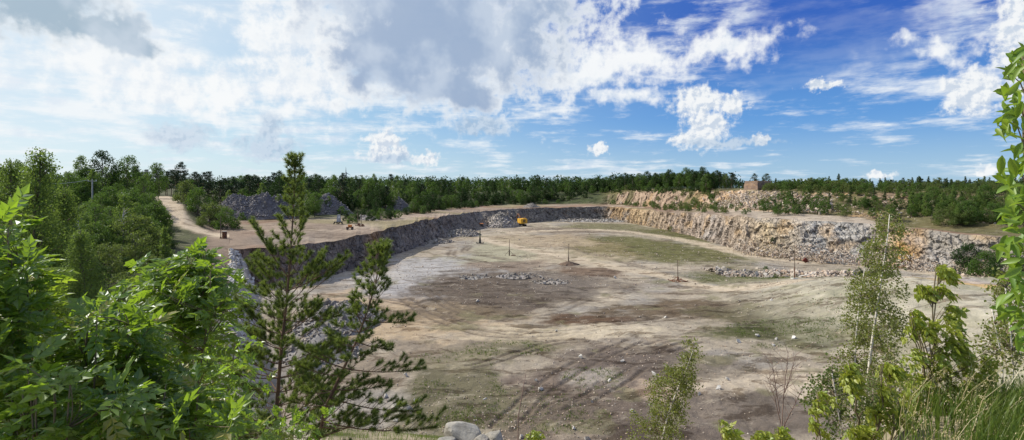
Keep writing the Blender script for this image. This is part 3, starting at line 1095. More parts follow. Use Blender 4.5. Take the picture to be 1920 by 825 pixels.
def rubble(name, pts, sizes, mat, parent=None, seed=1):
    """many small stones as one mesh"""
    rng = np.random.default_rng(seed)
    n = len(pts)
    kind = rng.integers(0, len(ROCKS), n)
    Vs, Fs, Rs, o = [], [], [], 0
    R = rot_rand(n, rng)
    rn = rng.random(n)
    for k in range(len(ROCKS)):
        ii = np.nonzero(kind == k)[0]
        if not len(ii): continue
        V, F = ROCKS[k]
        v = np.einsum('nij,vj->nvi', R[ii], V) * sizes[ii, None, None] + pts[ii, None, :]
        f = F[None] + (np.arange(len(ii)) * len(V))[:, None, None] + o
        Vs.append(v.reshape(-1, 3)); Fs.append(f.reshape(-1, 3)); Rs.append(np.repeat(rn[ii], len(V)))
        o += len(ii) * len(V)
    ob = link(name, mesh(name, np.vstack(Vs), [np.vstack(Fs)], mat, rnd=np.concatenate(Rs)), parent)
    ob['kind'] = 'stuff'
    return ob


def stone_objs(parent, pts, sizes, mat, name='stone', seed=1, base=(0, 0, 0)):
    rng = np.random.default_rng(seed)
    for p, s in zip(pts, sizes):
        o = link(name, rock_mesh(int(rng.integers(0, len(ROCKS))), mat), parent, tuple(np.asarray(p) - np.asarray(base)), tuple(rng.uniform(0, 6.28, 3)), float(s))


def heap(name, label, cat, c, rx, ry, h, mat, bodymat, seed, n_obj, n_stuff, smax, rot=0.0, ridge=0.0, col=(.14, .13, .135), group=None):
    """tipped heap: a cone-like body of fines with stones over it"""
    rng = np.random.default_rng(seed)
    th = thing(name, c, label, cat, group, rot)
    t = np.linspace(0, 2 * np.pi, 48, endpoint=False)
    rr = np.linspace(0, 1.08, 18)
    T, Rr = np.meshgrid(t, rr)

    def hz(x, y):
        dx = np.maximum(np.abs(x) - ridge, 0) * np.sign(x) * (1 / (1 - ridge)) if ridge else x
        d = np.sqrt(dx * dx + y * y)
        q = np.stack([x * rx, y * ry, 0 * x + seed], -1).reshape(-1, 3)
        lump = fbm(q, .35, 4, seed).reshape(np.shape(x))
        return h * np.clip(1 - d, -0.15, 1) ** 1.0 * (1 + .25 * lump) + .25 * lump * (d < 1)
    Xh, Yh = Rr * np.cos(T), Rr * np.sin(T)
    Z = hz(Xh, Yh)
    V = np.stack([Xh * rx, Yh * ry, Z - .1], -1).reshape(-1, 3)
    r, cc = Z.shape
    i = np.arange(r * cc).reshape(r, cc)
    F = np.stack([i[:-1], np.roll(i, -1, 1)[:-1], np.roll(i, -1, 1)[1:], i[1:]], -1).reshape(-1, 4)
    C = np.array(col) * (1 + .4 * fbm(V, .8, 4, seed + 3))[:, None]
    link('heap_body', mesh('heap_body', V, [F], bodymat, col=np.clip(C, .02, .7)), th)

    def pts(n):
        a = rng.uniform(0, 2 * np.pi, n)
        q = np.sqrt(rng.random(n)) * 1.04
        x, y = q * np.cos(a), q * np.sin(a)
        return np.stack([x * rx, y * ry, hz(x, y)], 1)
    if n_stuff:
        rubble('small_stones', pts(n_stuff), rng.uniform(.25, .75, n_stuff) * smax, mat, th, seed)
    p = pts(n_obj)
    p = p[np.argsort(p[:, 1])][: n_obj]
    stone_objs(th, p, rng.uniform(.3, 1.25, n_obj) ** 2 * smax * .8 + .35 * smax, mat, seed=seed)
    return th


# ------------------------------------------------------------------ foliage
def unit(v):
    return v / (np.linalg.norm(v, axis=-1, keepdims=True) + 1e-9)


def cards(C, A, N, L, W, fold=0.12):
    """folded leaf blades: centres, axes, normals, lengths, widths"""
    A = unit(A)
    B = unit(np.cross(N, A))
    N = np.cross(A, B)
    L = np.broadcast_to(L, (len(C),))[:, None]
    W = np.broadcast_to(W, (len(C),))[:, None]
    V = np.stack([C - A * L / 2, C + B * W / 2 + N * W * fold - A * L * .05, C + A * L / 2, C - B * W / 2 + N * W * fold - A * L * .05], 1).reshape(-1, 3)
    F = np.arange(len(C) * 4).reshape(-1, 4)
    return V, F


M_BARK = bark_mat('brown_bark', (.10, .075, .055), (.17, .135, .10))
M_PINEBARK = bark_mat('pine_bark', (.11, .07, .05), (.20, .12, .07))
M_BIRCHBARK = bark_mat('birch_bark', (.62, .58, .52), (.07, .06, .05), birch=True)
M_TWIG = bark_mat('young_twig_bark', (.13, .10, .06), (.20, .16, .09))
M_DEAD = bark_mat('dead_twig_bark', (.16, .10, .085), (.24, .17, .14))
L_OAK = leaf_mat('broadleaf_foliage', (.044, .090, .018), (.084, .135, .030), (.15, .26, .04), .36, .008)
L_DARK = leaf_mat('dark_foliage', (.022, .048, .014), (.042, .074, .020), (.06, .115, .025), .3, .006)
L_BIRCH = leaf_mat('birch_foliage', (.075, .128, .030), (.125, .178, .046), (.24, .35, .06), .40, .008)
L_OLIVE = leaf_mat('willow_foliage', (.072, .108, .028), (.118, .148, .044), (.20, .27, .055), .38, .008)
L_PINE = leaf_mat('pine_needles_far', (.016, .036, .016), (.034, .060, .022), (.035, .07, .022), .18, .01)
L_YOUNG = leaf_mat('young_pine_foliage', (.032, .062, .018), (.058, .090, .026), (.07, .12, .022), .22, .01)
L_NEEDLE = leaf_mat('pine_needles', (.066, .112, .030), (.135, .175, .046), (.25, .33, .05), .40, .015)
L_ASH = leaf_mat('ash_leaf', (.066, .150, .015), (.155, .225, .024), (.32, .50, .03), .48, .04, .42, (.30, .24, .04))
L_ASHY = leaf_mat('ash_leaf_young', (.095, .180, .018), (.190, .240, .028), (.40, .56, .035), .52, .03, .45, (.36, .25, .04))
L_WIND = leaf_mat('windblown_leaf', (.235, .325, .030), (.37, .39, .05), (.46, .52, .05), .42, .035, .5)
L_HBIRCH = leaf_mat('near_birch_leaf', (.095, .125, .026), (.185, .20, .042), (.32, .36, .055), .42, .02, .5)
L_EDGE = leaf_mat('large_windblown_leaf', (.11, .215, .018), (.23, .33, .03), (.30, .45, .03), .42, .03, .5)
L_GRASS = leaf_mat('grass_blade', (.060, .115, .018), (.135, .170, .032), (.19, .28, .035), .38, .008)
L_STRAW = leaf_mat('dry_grass', (0.459, 0.365, 0.176), (0.621, 0.513, 0.270), (0.480, 0.384, 0.160), .30, .04)


def wobble(a, b, n, amp, rng):
    t = np.linspace(0, 1, n)[:, None]
    p = a * (1 - t) + b * t
    w = rng.normal(size=(n, 3)) * amp
    w[0] = 0
    w[-1] = 0
    return p + w * (np.sin(t * np.pi))


def crown_mesh(name, centres, radii, per, leaf, mat, rng, flat=.8, droop=0.0, up=0.0):
    n = len(centres)
    cnt = np.maximum(6, (per * (radii / radii.mean()) ** 2).astype(int))
    idx = np.repeat(np.arange(n), cnt)
    d = unit(rng.normal(size=(len(idx), 3)))
    rad = rng.random(len(idx)) ** .45
    C = centres[idx] + d * (radii[idx] * rad)[:, None] * np.array([1, 1, flat])
    A = unit(rng.normal(size=(len(idx), 3)) + d * .5 + np.array([0, 0, up - droop]))
    N = unit(rng.normal(size=(len(idx), 3)) * .8 + d * .6 + np.array([0, 0, .5]))
    L = leaf * rng.uniform(.65, 1.35, len(idx))
    V, F = cards(C, A, N, L, L * .62)
    tone = rng.random(n)[idx] * .55 + rng.random(len(idx)) * .45
    return mesh(name, V, [F], mat, rnd=np.repeat(tone, 4))


def make_tree(kind, h, seed, leaf, per, nclump, bark, lmat):
    """unit prototypes: returns (trunk mesh, crown mesh)"""
    rng = np.random.default_rng(seed)
    tb = MB()
    top = np.array([rng.normal() * .03 * h, rng.normal() * .03 * h, h])
    cs, rs = [], []
    if kind in ('broad', 'birch', 'bush', 'column'):
        t0, R, rc = {'broad': (.18, .30, .125), 'birch': (.16, .20, .095), 'bush': (.05, .48, .17), 'column': (.08, .20, .10)}[kind]
        stems = 1 if kind != 'bush' else 4
        tops = [top] if stems == 1 else [np.array([rng.normal() * .25 * h, rng.normal() * .25 * h, h * rng.uniform(.7, 1)]) for _ in range(stems)]
        lines = []
        for q in tops:
            l = wobble(np.array([rng.normal() * .02 * h, rng.normal() * .02 * h, -.4]) * (0 if stems == 1 else 1) + np.array([0, 0, -.3]), q, 7, .02 * h, rng)
            lines.append(l)
            r0 = .017 * h if stems == 1 else .010 * h
            tb.tube(l, np.linspace(r0, r0 * .15, 7), 6, False)
        for k in range(nclump):
            t = t0 + (1 - t0) * (k + rng.random()) / nclump
            s = (t - t0) / (1 - t0)
            prof = {'broad': math.sin(math.pi * min(1, .12 + s * .86)) ** .6, 'birch': math.sin(math.pi * min(1, .15 + s * .83)) ** .8,
                    'bush': math.sqrt(max(0, 1 - (s * .95) ** 2)), 'column': (1 - s) ** .6 * (.5 + .5 * min(1, s * 5))}[kind]
            a = rng.uniform(0, 6.283)
            rad = R * h * prof * (.35 + .65 * rng.random() ** .5) * rng.uniform(.85, 1.15)
            ln = lines[rng.integers(0, len(lines))]
            ax = np.array([np.interp(t * h, ln[:, 2], ln[:, j]) for j in range(2)])
            if kind == 'bush':
                ax = ax * .4
            c = np.array([ax[0] + rad * math.cos(a), ax[1] + rad * math.sin(a), t * h * (.97 if kind != 'bush' else .92)])
            cs.append(c)
            rs.append(rc * h * rng.uniform(.65, 1.3) * (1 - .35 * s))
            if k % 2 == 0:
                zb = max(.1 * h, c[2] - rad * rng.uniform(.6, 1.1))
                b = np.array([np.interp(zb, ln[:, 2], ln[:, j]) for j in range(3)])
                tb.tube(wobble(b, c, 4, .012 * h, rng), np.linspace(.006 * h, .0015 * h, 4), 4, False)
        cm = crown_mesh('crown', np.array(cs), np.array(rs), per, leaf, lmat, rng, .8, .25 if kind == 'birch' else 0)
    else:                                              # pine / spruce
        l = wobble(np.array([0, 0, -.3]), top, 8, .01 * h, rng)
        tb.tube(l, np.linspace(.016 * h, .002 * h, 8), 6, False)
        t0 = .30 if kind == 'pine' else .06
        whorls = nclump // 5
        for k in range(whorls):
            s = (k + rng.random() * .6) / whorls
            t = t0 + (1 - t0) * s
            prof = (math.sin(math.pi * min(1, .25 + s * .72)) ** .8 * .22) if kind == 'pine' else ((1 - s) ** .85 * .21 + .012)
            for j in range(5):
                a = rng.uniform(0, 6.283)
                rad = prof * h * rng.uniform(.55, 1.15)
                b = np.array([np.interp(t * h, l[:, 2], l[:, q]) for q in range(3)])
                e = b + np.array([math.cos(a) * rad, math.sin(a) * rad, rad * (.25 if kind == 'pine' else rng.uniform(.15, .5))])
                tb.tube(np.array([b, e]), np.array([.005 * h, .0015 * h]), 4, False)
                for m in range(2):
                    cs.append(b + (e - b) * (.55 + .45 * m))
                    rs.append((.075 if kind == 'pine' else .05 + .045 * (1 - s)) * h * rng.uniform(.7, 1.2) * (1 if m else .85))
        cs.append(top); rs.append(.03 * h)
        cm = crown_mesh('crown', np.array(cs), np.array(rs), per, leaf, lmat, rng, .6 if kind == 'pine' else .8, 0, .5)
    return tb.mesh('trunk', bark, True), cm


PROTO = {}


def protos():
    def add(key, *args):
        PROTO.setdefault(key, []).append(make_tree(*args))
    for i in range(3):
        add('broad', 'broad', 12, 100 + i, .36, 64, 66, M_BARK, L_OAK)
        add('dark', 'broad', 12, 110 + i, .36, 66, 66, M_BARK, L_DARK)
        add('birch', 'birch', 11, 120 + i, .30, 54, 64, M_BIRCHBARK, L_BIRCH)
        add('pine', 'pine', 13, 130 + i, .34, 20, 60, M_PINEBARK, L_PINE)
        add('young', 'spruce', 4.5, 140 + i, .17, 16, 70, M_PINEBARK, L_YOUNG)
        add('bush', 'bush', 3.2, 150 + i, .155, 60, 50, M_BARK, L_OLIVE)
        add('greenbush', 'bush', 3.2, 160 + i, .15, 62, 50, M_BARK, L_OAK)
        add('darkbush', 'bush', 3.2, 170 + i, .15, 64, 50, M_BARK, L_DARK)
        add('column', 'column', 6, 180 + i, .2, 48, 60, M_BARK, L_BIRCH)
    for i in range(2):
        add('midbirch', 'column', 9, 190 + i, .12, 130, 130, M_BARK, L_BIRCH)
        add('midbush', 'bush', 3.2, 195 + i, .085, 120, 70, M_BARK, L_OLIVE)


protos()
PRNG = np.random.default_rng(55)


def plant(key, name, loc, label, cat, group=None, s=1.0, tall=1.0, i=None):
    t, c = PROTO[key][int(PRNG.integers(0, len(PROTO[key]))) if i is None else i]
    th = thing(name, tuple(loc), label, cat, group, float(PRNG.uniform(0, 6.28)), (float(s), float(s), float(s * tall)))
    link('trunk', t, th)
    link('crown', c, th)
    return th


MARKS = [(40, 'at the left frame edge'), (125, 'left of the utility pole'), (205, 'around the utility pole'), (260, 'right of the utility pole'), (318, 'just left of the dirt road'), (400, 'above the roadside bushes'),
         (500, 'above the largest spoil heap'), (575, 'behind the tall pine'), (635, 'above the cone-shaped heap'), (705, 'near the wind turbine'), (790, 'above the farthest heap'), (900, 'left of the yellow digger'),
         (1000, 'above the yellow digger'), (1100, 'right of the yellow digger'), (1180, 'above the pit corner'), (1250, 'right of the pit corner'), (1345, 'left of the stone block'), (1410, 'close left of the stone block'),
         (1480, 'by the stone block'), (1550, 'right of the stone block'), (1620, 'around the tallest plateau pine'), (1720, "behind the tall birch's tip"), (1800, "right of the tall birch's tip"), (1860, 'left of the windblown leaves'), (9999, 'behind the windblown leaves')]
ZONES = {'trees of the woodland': 'in the left woodland', 'bushes on the bank': 'on the left bank', 'plants along the left edge': 'beside the road', 'bushes in the shady': 'in the shady hollow', 'young trees on': 'on the left bank',
         'trees of the pine': 'in the pine wood', 'treeline': 'in the far treeline', 'front row of trees behind the spoil': 'in the heap-side row', 'front row of trees behind the far': 'in the row over the face', 'bushes along the back': "on the bench's back edge",
         'trees of the wooded': 'on the wooded hill', 'bushes along the top': 'atop the upper face', 'young trees along': 'on the plateau skyline', 'far wood': 'beyond the plateau', 'plants on the slope': 'on the right slope',
         'bushes along the plateau': 'on the plateau edge', 'thicket': 'in the right thicket', 'low bushes': 'on the terrace', 'small bushes': 'at the upper face'}
CUTS = (' in front of ', ' in the ', ' on the ', ' along the ', ' at the ', ' standing ', ' growing ', ' above ', ' beyond ', ' behind ')


def strew(n, pxr, dr, kinds, group, sizes, spread_fn=None, rimrel=True, sink=0.0):
    """n plants over a stretch of land; kinds = [(weight, key, name, label, category, size factor)]"""
    w = np.array([k[0] for k in kinds], float)
    w /= w.sum()
    zone = next(v for k, v in ZONES.items() if group.startswith(k))
    for q in range(n):
        px = pxr[0] + (pxr[1] - pxr[0]) * ((q + PRNG.random()) / n)
        Y = PRNG.uniform(*dr) + (float(rim(px)[0]) if rimrel else 0)
        k = kinds[int(PRNG.choice(len(kinds), p=w))]
        p = land(px, Y)
        p[2] -= sink
        f = PRNG.random()
        core = k[3]
        for cut in CUTS:
            core = core.split(cut)[0]
        size = 'tall ' if f > .7 else 'low ' if f < .3 else ''
        if size.strip() in core.split():
            size = ''
        label = size + core.replace('broadleaf tree', 'tree') + ' ' + zone + ' ' + next(v for m, v in MARKS if px < m)
        plant(k[1], k[2], p, label, k[4], group, (sizes[0] + (sizes[1] - sizes[0]) * f) * k[5], PRNG.uniform(.85, 1.2))


# --- woodland on the left
G = 'trees of the woodland left of the dirt road'
strew(30, (-120, 300), (150, 205), [(3, 'broad', 'broadleaf_tree', 'mid green broadleaf tree in the woodland left of the dirt road', 'tree', 1.0),
                                    (2, 'birch', 'birch_tree', 'light green birch in the woodland left of the dirt road', 'tree', 1.0),
                                    (1, 'dark', 'dark_tree', 'dark green broadleaf tree in the woodland left of the dirt road', 'tree', 1.0)], G, (.72, 1.0), rimrel=False)
strew(26, (-120, 295), (105, 150), [(3, 'broad', 'broadleaf_tree', 'mid green broadleaf tree in the woodland left of the dirt road', 'tree', .9),
                                    (2, 'birch', 'birch_tree', 'light green birch in the woodland left of the dirt road', 'tree', .9),
                                    (1.2, 'column', 'slender_tree', 'slender pale green tree in the woodland left of the dirt road', 'tree', 1.5)], G, (.6, .85), rimrel=False)
plant('dark', 'tall_tree', land(192, 165), 'tallest dark round-topped tree rising above the left woodland', 'tree', None, 1.15, 1.15, 0)
plant('broad', 'tall_tree', land(236, 168), 'second tallest round-topped tree, right of the tallest one in the left woodland', 'tree', None, 1.08, 1.1, 1)
plant('birch', 'tall_tree', land(150, 165), 'loose-crowned tall birch left of the tallest tree in the left woodland', 'tree', None, 1.2, 1.1, 1)
plant('column', 'tall_tree', land(175, 112), 'bright green narrow tree right behind the utility pole', 'tree', None, 1.6, 1.2, 1)
strew(46, (90, 312), (66, 118), [(3, 'bush', 'willow_bush', 'olive green willow bush on the bank left of the dirt road', 'bush', 1.0),
                                 (2, 'greenbush', 'green_bush', 'mid green bush on the bank left of the dirt road', 'bush', 1.0),
                                 (1, 'column', 'sapling_tree', 'slim pale sapling on the bank left of the dirt road', 'tree', .7)], 'bushes on the bank left of the dirt road', (.8, 1.45), rimrel=False)
strew(16, (215, 308), (118, 150), [(2, 'bush', 'willow_bush', 'olive bush at the left edge of the dirt road', 'bush', 1.3), (1, 'broad', 'young_tree', 'young green tree at the left edge of the dirt road', 'tree', .5)],
      'plants along the left edge of the dirt road', (.9, 1.3), rimrel=False)
strew(12, (60, 330), (44, 66), [(1, 'darkbush', 'dark_bush', 'dark green bush in the shady hollow below the bank', 'bush', 1.0), (1, 'bush', 'willow_bush', 'olive bush in the shady hollow below the bank', 'bush', 1.0)], 'bushes in the shady hollow', (.8, 1.2), rimrel=False)
for px, Y, s, tl, lab in ((64, 30, .98, 1.15, 'tallest weeping birch at the far left, its pale crown filling the frame edge'), (122, 33, .88, 1.1, 'bushy weeping birch right of the tallest far-left birch'),
                          (14, 36, 1.05, 1.15, 'weeping birch behind the leaves at the left frame edge'), (158, 27, .62, 1.0, 'low weeping birch below the bushy far-left birch')):
    p = at(px, Y, float(left_z(px, Y)))
    plant('midbirch', 'weeping_birch', p, lab, 'tree', None, s, tl)
for px, Y, s, lab in ((215, 30, .9, 'dark willow bush below the hollow, left of the ash sapling'), (262, 34, 1.0, 'olive willow bush right behind the ash sapling top'), (310, 40, 1.1, 'rounded willow bush under the end of the dirt road'),
                      (175, 26, .75, 'shaded willow bush between the birch and the ash saplings'), (350, 44, 1.0, 'willow bush left of the stony shoulder')):
    plant('midbush', 'willow_bush', at(px, Y, float(left_z(px, Y))), lab, 'bush', None, s, 1.0)
strew(34, (140, 306), (74, 124), [(2, 'broad', 'broadleaf_tree', 'young broadleaf tree on the bank left of the dirt road', 'tree', .62), (2, 'birch', 'birch_tree', 'young birch on the bank left of the dirt road', 'tree', .66),
                                  (1, 'bush', 'willow_bush', 'tall willow on the bank left of the dirt road', 'bush', 1.9)], 'young trees on the bank left of the dirt road', (.8, 1.15), rimrel=False)
for px, Y, s, lab in ((-60, 12, .62, 'willow bush right behind the leaves of the frame-edge ash sapling'), (95, 14, .6, 'willow bush behind the yellowish ash sapling'), (170, 17, .62, 'willow bush behind the star-leaved ash sapling'),
                      (250, 15, .6, 'willow bush behind the left side of the bushy ash sapling'), (330, 18, .6, 'willow bush behind the middle of the bushy ash sapling'), (30, 20, .75, 'willow bush at the foot of the far-left birches'),
                      (420, 13, .5, 'low willow bush between the bushy ash sapling and the tall pine'), (470, 16, .42, 'low willow bush behind the foot of the tall pine')):
    plant('midbush', 'willow_bush', at(px, Y, float(near_z(np.array([(px - 960) / FPX * Y]), np.array([float(Y)]))[0])), lab, 'bush', None, s, 1.0)
# --- bushes right of the dirt road, below the spoil heap
for px, Y, s, k, lab in ((350, 172, 2.3, 'bush', 'wide olive bush at the right edge of the dirt road'), (372, 166, 2.6, 'greenbush', 'tall green bush right of the dirt road'), (396, 160, 2.1, 'bush', 'olive bush left of the large spoil heap'),
                         (426, 156, 1.9, 'greenbush', 'light green bush at the foot of the large spoil heap'), (410, 165, 2.0, 'bush', 'olive bush behind the bush at the foot of the large heap'),
                         (343, 184, 2.0, 'darkbush', 'dark bush where the dirt road meets the pines'), (440, 158, 1.0, 'bush', 'small bush right of the light green bush below the large heap'), (380, 152, 1.0, 'bush', 'low bush in front of the tall green bush by the road')):
    plant(k, 'roadside_bush', land(px, Y), lab, 'bush', None, s, 1.05)
for px, Y, s, k, lab in ((552, 205, .85, 'birch', 'light green tree half behind the tall pine, right of the large heap'), (572, 208, .95, 'birch', 'taller light green tree between the large heap and the cone-shaped one'),
                         (590, 212, .80, 'broad', 'green tree overlapping the left side of the cone-shaped heap'), (535, 214, .7, 'broad', 'green tree behind the tip of the tall pine'), (706, 240, .6, 'dark', 'dark tree left of the farthest heap'), (775, 250, .55, 'broad', 'green tree right of the farthest heap')):
    plant(k, 'heap_tree', land(px, Y), lab, 'tree', None, s, 1.0)
for px, Y, s, lab in ((497, 208, 1.3, 'olive bush growing on the crest between the two joined heaps'), (640, 226, 1.2, 'olive bush at the right foot of the cone-shaped heap'), (455, 196, .9, 'small olive bush at the left foot of the largest heap')):
    p = land(px, Y)
    p[2] += 5.0 if px == 497 else 0
    plant('greenbush', 'heap_bush', p, lab, 'bush', None, s, 1.0)
# --- pine wood behind the road and treeline round the pit
strew(44, (250, 520), (225, 285), [(5, 'pine', 'pine_tree', 'dark pine in the wood behind the dirt road', 'tree', .95), (1, 'broad', 'broadleaf_tree', 'green broadleaf tree in front of the dark pine wood', 'tree', .7)], 'trees of the pine wood behind the road', (.78, 1.02), rimrel=False)
GT = 'treeline behind the far bench'
KT = [(4, 'broad', 'broadleaf_tree', 'mid green broadleaf tree in the treeline behind the far bench', 'tree', 1.0), (3, 'dark', 'dark_tree', 'dark broadleaf tree in the treeline behind the far bench', 'tree', 1.0),
      (2, 'birch', 'birch_tree', 'light green birch in the treeline behind the far bench', 'tree', 1.0), (1.2, 'pine', 'pine_tree', 'dark pine standing out of the treeline behind the far bench', 'tree', 1.0)]
strew(150, (430, 1125), (105, 200), KT, GT, (.74, 1.02))
strew(60, (430, 800), (95, 125), [(1, 'broad', 'broadleaf_tree', 'green broadleaf tree in the front row behind the spoil heaps', 'tree', .75), (2, 'birch', 'birch_tree', 'light green birch in the front row behind the spoil heaps', 'tree', .8),
                                  (2, 'dark', 'dark_tree', 'dark tree in the front row behind the spoil heaps', 'tree', .75)], 'front row of trees behind the spoil heaps', (.7, 1.0))
strew(90, (790, 1150), (50, 100), [(3, 'dark', 'dark_tree', 'dark tree in the front row behind the far face', 'tree', .8), (3, 'darkbush', 'dark_bush', 'dark bush in the front row behind the far face', 'bush', 1.8), (2, 'broad', 'broadleaf_tree', 'mid green tree in the front row behind the far face', 'tree', .75)],
      'front row of trees behind the far face', (.7, 1.0))
strew(60, (650, 1120), (42, 66), [(1, 'darkbush', 'dark_bush', 'dark bush along the back edge of the far bench', 'bush', 1.2), (1, 'greenbush', 'green_bush', 'green bush along the back edge of the far bench', 'bush', 1.0)], 'bushes along the back edge of the far bench', (.8, 1.2))
# --- wooded hill on the right
GH = 'trees of the wooded hill above the corner of the pit'
strew(64, (1105, 1345), (50, 100), [(4, 'dark', 'dark_tree', 'dark broadleaf tree on the wooded hill above the pit corner', 'tree', .85), (2, 'broad', 'broadleaf_tree', 'mid green broadleaf tree on the wooded hill above the pit corner', 'tree', .85)], GH, (.8, 1.08))
strew(26, (1230, 1380), (74, 120), [(3, 'pine', 'pine_tree', 'dark pine on the crest of the wooded hill', 'tree', .75), (2, 'birch', 'birch_tree', 'light green birch on the crest of the wooded hill', 'tree', .8)], GH, (.72, .98))
strew(26, (1120, 1345), (42, 58), [(2, 'darkbush', 'dark_bush', 'dark bush along the top of the upper rock face', 'bush', 1.0), (1, 'greenbush', 'green_bush', 'green bush along the top of the upper rock face', 'bush', 1.0)], 'bushes along the top of the upper rock face', (.8, 1.25))
# --- plateau and hillside on the right
strew(70, (1345, 1960), (66, 140), [(4, 'young', 'young_pine', 'young pine standing on the plateau skyline right of the hill', 'tree', 1.0), (1, 'column', 'sapling_tree', 'slim pale sapling on the plateau skyline right of the hill', 'tree', .7)], 'young trees along the plateau skyline', (.7, 1.15))
strew(60, (1340, 1960), (140, 230), [(1, 'dark', 'dark_tree', 'low dark tree in the far wood beyond the plateau', 'tree', .42), (1, 'pine', 'pine_tree', 'low dark pine in the far wood beyond the plateau', 'tree', .42)], 'far wood beyond the plateau', (.75, 1.1))
plant('dark', 'round_tree', land(1437, 262), 'dark round tree alone on the skyline above the stone block', 'tree', None, .60, 1.0, 0)
plant('pine', 'skyline_pine', land(1416, 262), 'slim dark pine left of the round skyline tree', 'tree', None, .55, 1.0, 1)
plant('young', 'skyline_pine', land(1573, 240), 'tallest young pine of the plateau, dark and broad', 'tree', None, 1.35, 1.1, 0)
plant('young', 'skyline_pine', land(1556, 236), 'young pine left of the tallest plateau pine', 'tree', None, 1.1, 1.1, 1)
strew(215, (1430, 1960), (7, 70), [(3, 'greenbush', 'green_bush', 'mid green bush on the slope above the sunlit face', 'bush', .85), (3, 'bush', 'olive_bush', 'olive bush on the slope above the sunlit face', 'bush', .85), (1.5, 'young', 'young_pine', 'small pine on the slope above the sunlit face', 'tree', .7),
                                   (1, 'column', 'sapling_tree', 'pale sapling on the slope above the sunlit face', 'tree', .55)], 'plants on the slope above the sunlit face', (.75, 1.35), sink=-.5)
strew(26, (1460, 1620), (56, 74), [(3, 'greenbush', 'green_bush', 'mid green bush along the plateau edge right of the stone block', 'bush', 1.0), (1, 'bush', 'olive_bush', 'olive bush along the plateau edge right of the stone block', 'bush', 1.0)], 'bushes along the plateau edge', (.9, 1.4), sink=-.5)
strew(34, (1710, 1930), (6, 36), [(3, 'greenbush', 'green_bush', 'thick green bush above the right end of the face', 'bush', 1.25), (2, 'column', 'sapling_tree', 'leafy sapling above the right end of the face', 'tree', .75), (1, 'bush', 'olive_bush', 'thick olive bush above the right end of the face', 'bush', 1.2)],
      'thicket above the right end of the face', (.9, 1.5), sink=-.3)
strew(34, (1210, 1520), (7, 34), [(2, 'greenbush', 'green_bush', 'low green bush on the terrace below the upper rubble slope', 'bush', .6), (1, 'bush', 'olive_bush', 'low olive bush on the terrace below the upper rubble slope', 'bush', .6)], 'low bushes on the terrace', (.7, 1.4), sink=-.2)
strew(48, (1150, 1345), (16, 50), [(2, 'greenbush', 'green_bush', 'small bush growing at the upper rock face', 'bush', .75), (1, 'bush', 'olive_bush', 'small olive bush growing at the upper rock face', 'bush', .7)], 'small bushes at the upper rock face', (.8, 1.5), sink=-.6)
# --- bushes on the pit floor along the sunlit face
for px, py, s, k, lab in ((1316, 440, 1.0, 'darkbush', 'dark bush at the foot of the sunlit face beside the weedy strip'), (1298, 437, .8, 'greenbush', 'green bush left of the dark bush at the face foot'), (1333, 446, .75, 'darkbush', 'small dark bush right of the dark bush at the face foot'),
                          (1258, 430, .7, 'greenbush', 'lone green bush against the blocky part of the face'), (1450, 462, .45, 'darkbush', 'small lone bush on the tan part of the sunlit face'),
                          (1818, 512, 2.3, 'darkbush', 'large dark bush at the right foot of the sunlit face'), (1848, 520, 2.0, 'greenbush', 'green bush right of the large dark bush at the face foot'), (1788, 505, 1.1, 'bush', 'olive bush left of the large dark bush at the face foot'),
                          (1888, 528, 1.9, 'darkbush', 'dark bush behind the windblown leaves at the right edge'), (1750, 500, .7, 'bush', 'olive bush below the orange patch of the face'),
                          (1435, 508, .42, 'greenbush', 'small green bush on the left of the rubble berm'), (1610, 518, .6, 'darkbush', 'dark low bush at the right end of the rubble berm'), (1590, 520, .5, 'greenbush', 'green low bush at the right end of the rubble berm'),
                          (1455, 527, .35, 'bush', 'small olive bush in front of the rubble berm'), (1345, 508, .3, 'bush', 'small olive bush at the left tip of the rubble berm'), (1640, 520, .55, 'greenbush', 'green bush behind the tall birch')):
    p = P(px, py, FLOOR_Z)
    if px > 1440 and py < 500 or px == 1258:
        yb = float(rim(px)[2])
        p = at(px, yb + (3.5 if px == 1450 else -.5), FLOOR_Z + (4.2 if px == 1450 else 0))
    p[2] = max(p[2], float(floor_z(np.array([p[0]]), np.array([p[1]]))[0])) if px != 1450 else p[2]
    plant(k, 'pit_bush', p, lab, 'bush', None, s, .95)


def far_wood():
    """the unbroken wood beyond the individual trees"""
    rng = np.random.default_rng(9)
    n = 2600
    px = rng.uniform(-700, 2600, n)
    Y = rng.uniform(400, 760, n)
    gz = np.where(px < 1150, -4.5, -3.0)
    h = rng.uniform(10, 14.5, n) * np.where(px > 1380, .62, 1.0)
    c = np.stack([(px - 960) / FPX * Y, Y, gz + h * .62], 1)
    me = crown_mesh('far_wood', c, h * .42, 32, 1.5, L_DARK, rng, 1.0)
    tag(link('far_wood', me), 'unbroken dark wood along the horizon beyond the quarry', 'wood', kind='stuff')


far_wood()

# ------------------------------------------------------------------ rubble, heaps and boulders
M_BOULDER = stone_mat('lichened_boulder', [(.24, .23, .205), (.34, .325, .29), (.29, .27, .235)], 2.2, .6)
M_FINES = ground_mat('tipped_fines', 2.5, 0.4, 0.8, 0.12)


def on_floor(px, py):
    p = P(px, py, FLOOR_Z)
    p[2] = float(floor_z(p[:1], p[1:2])[0])
    return p


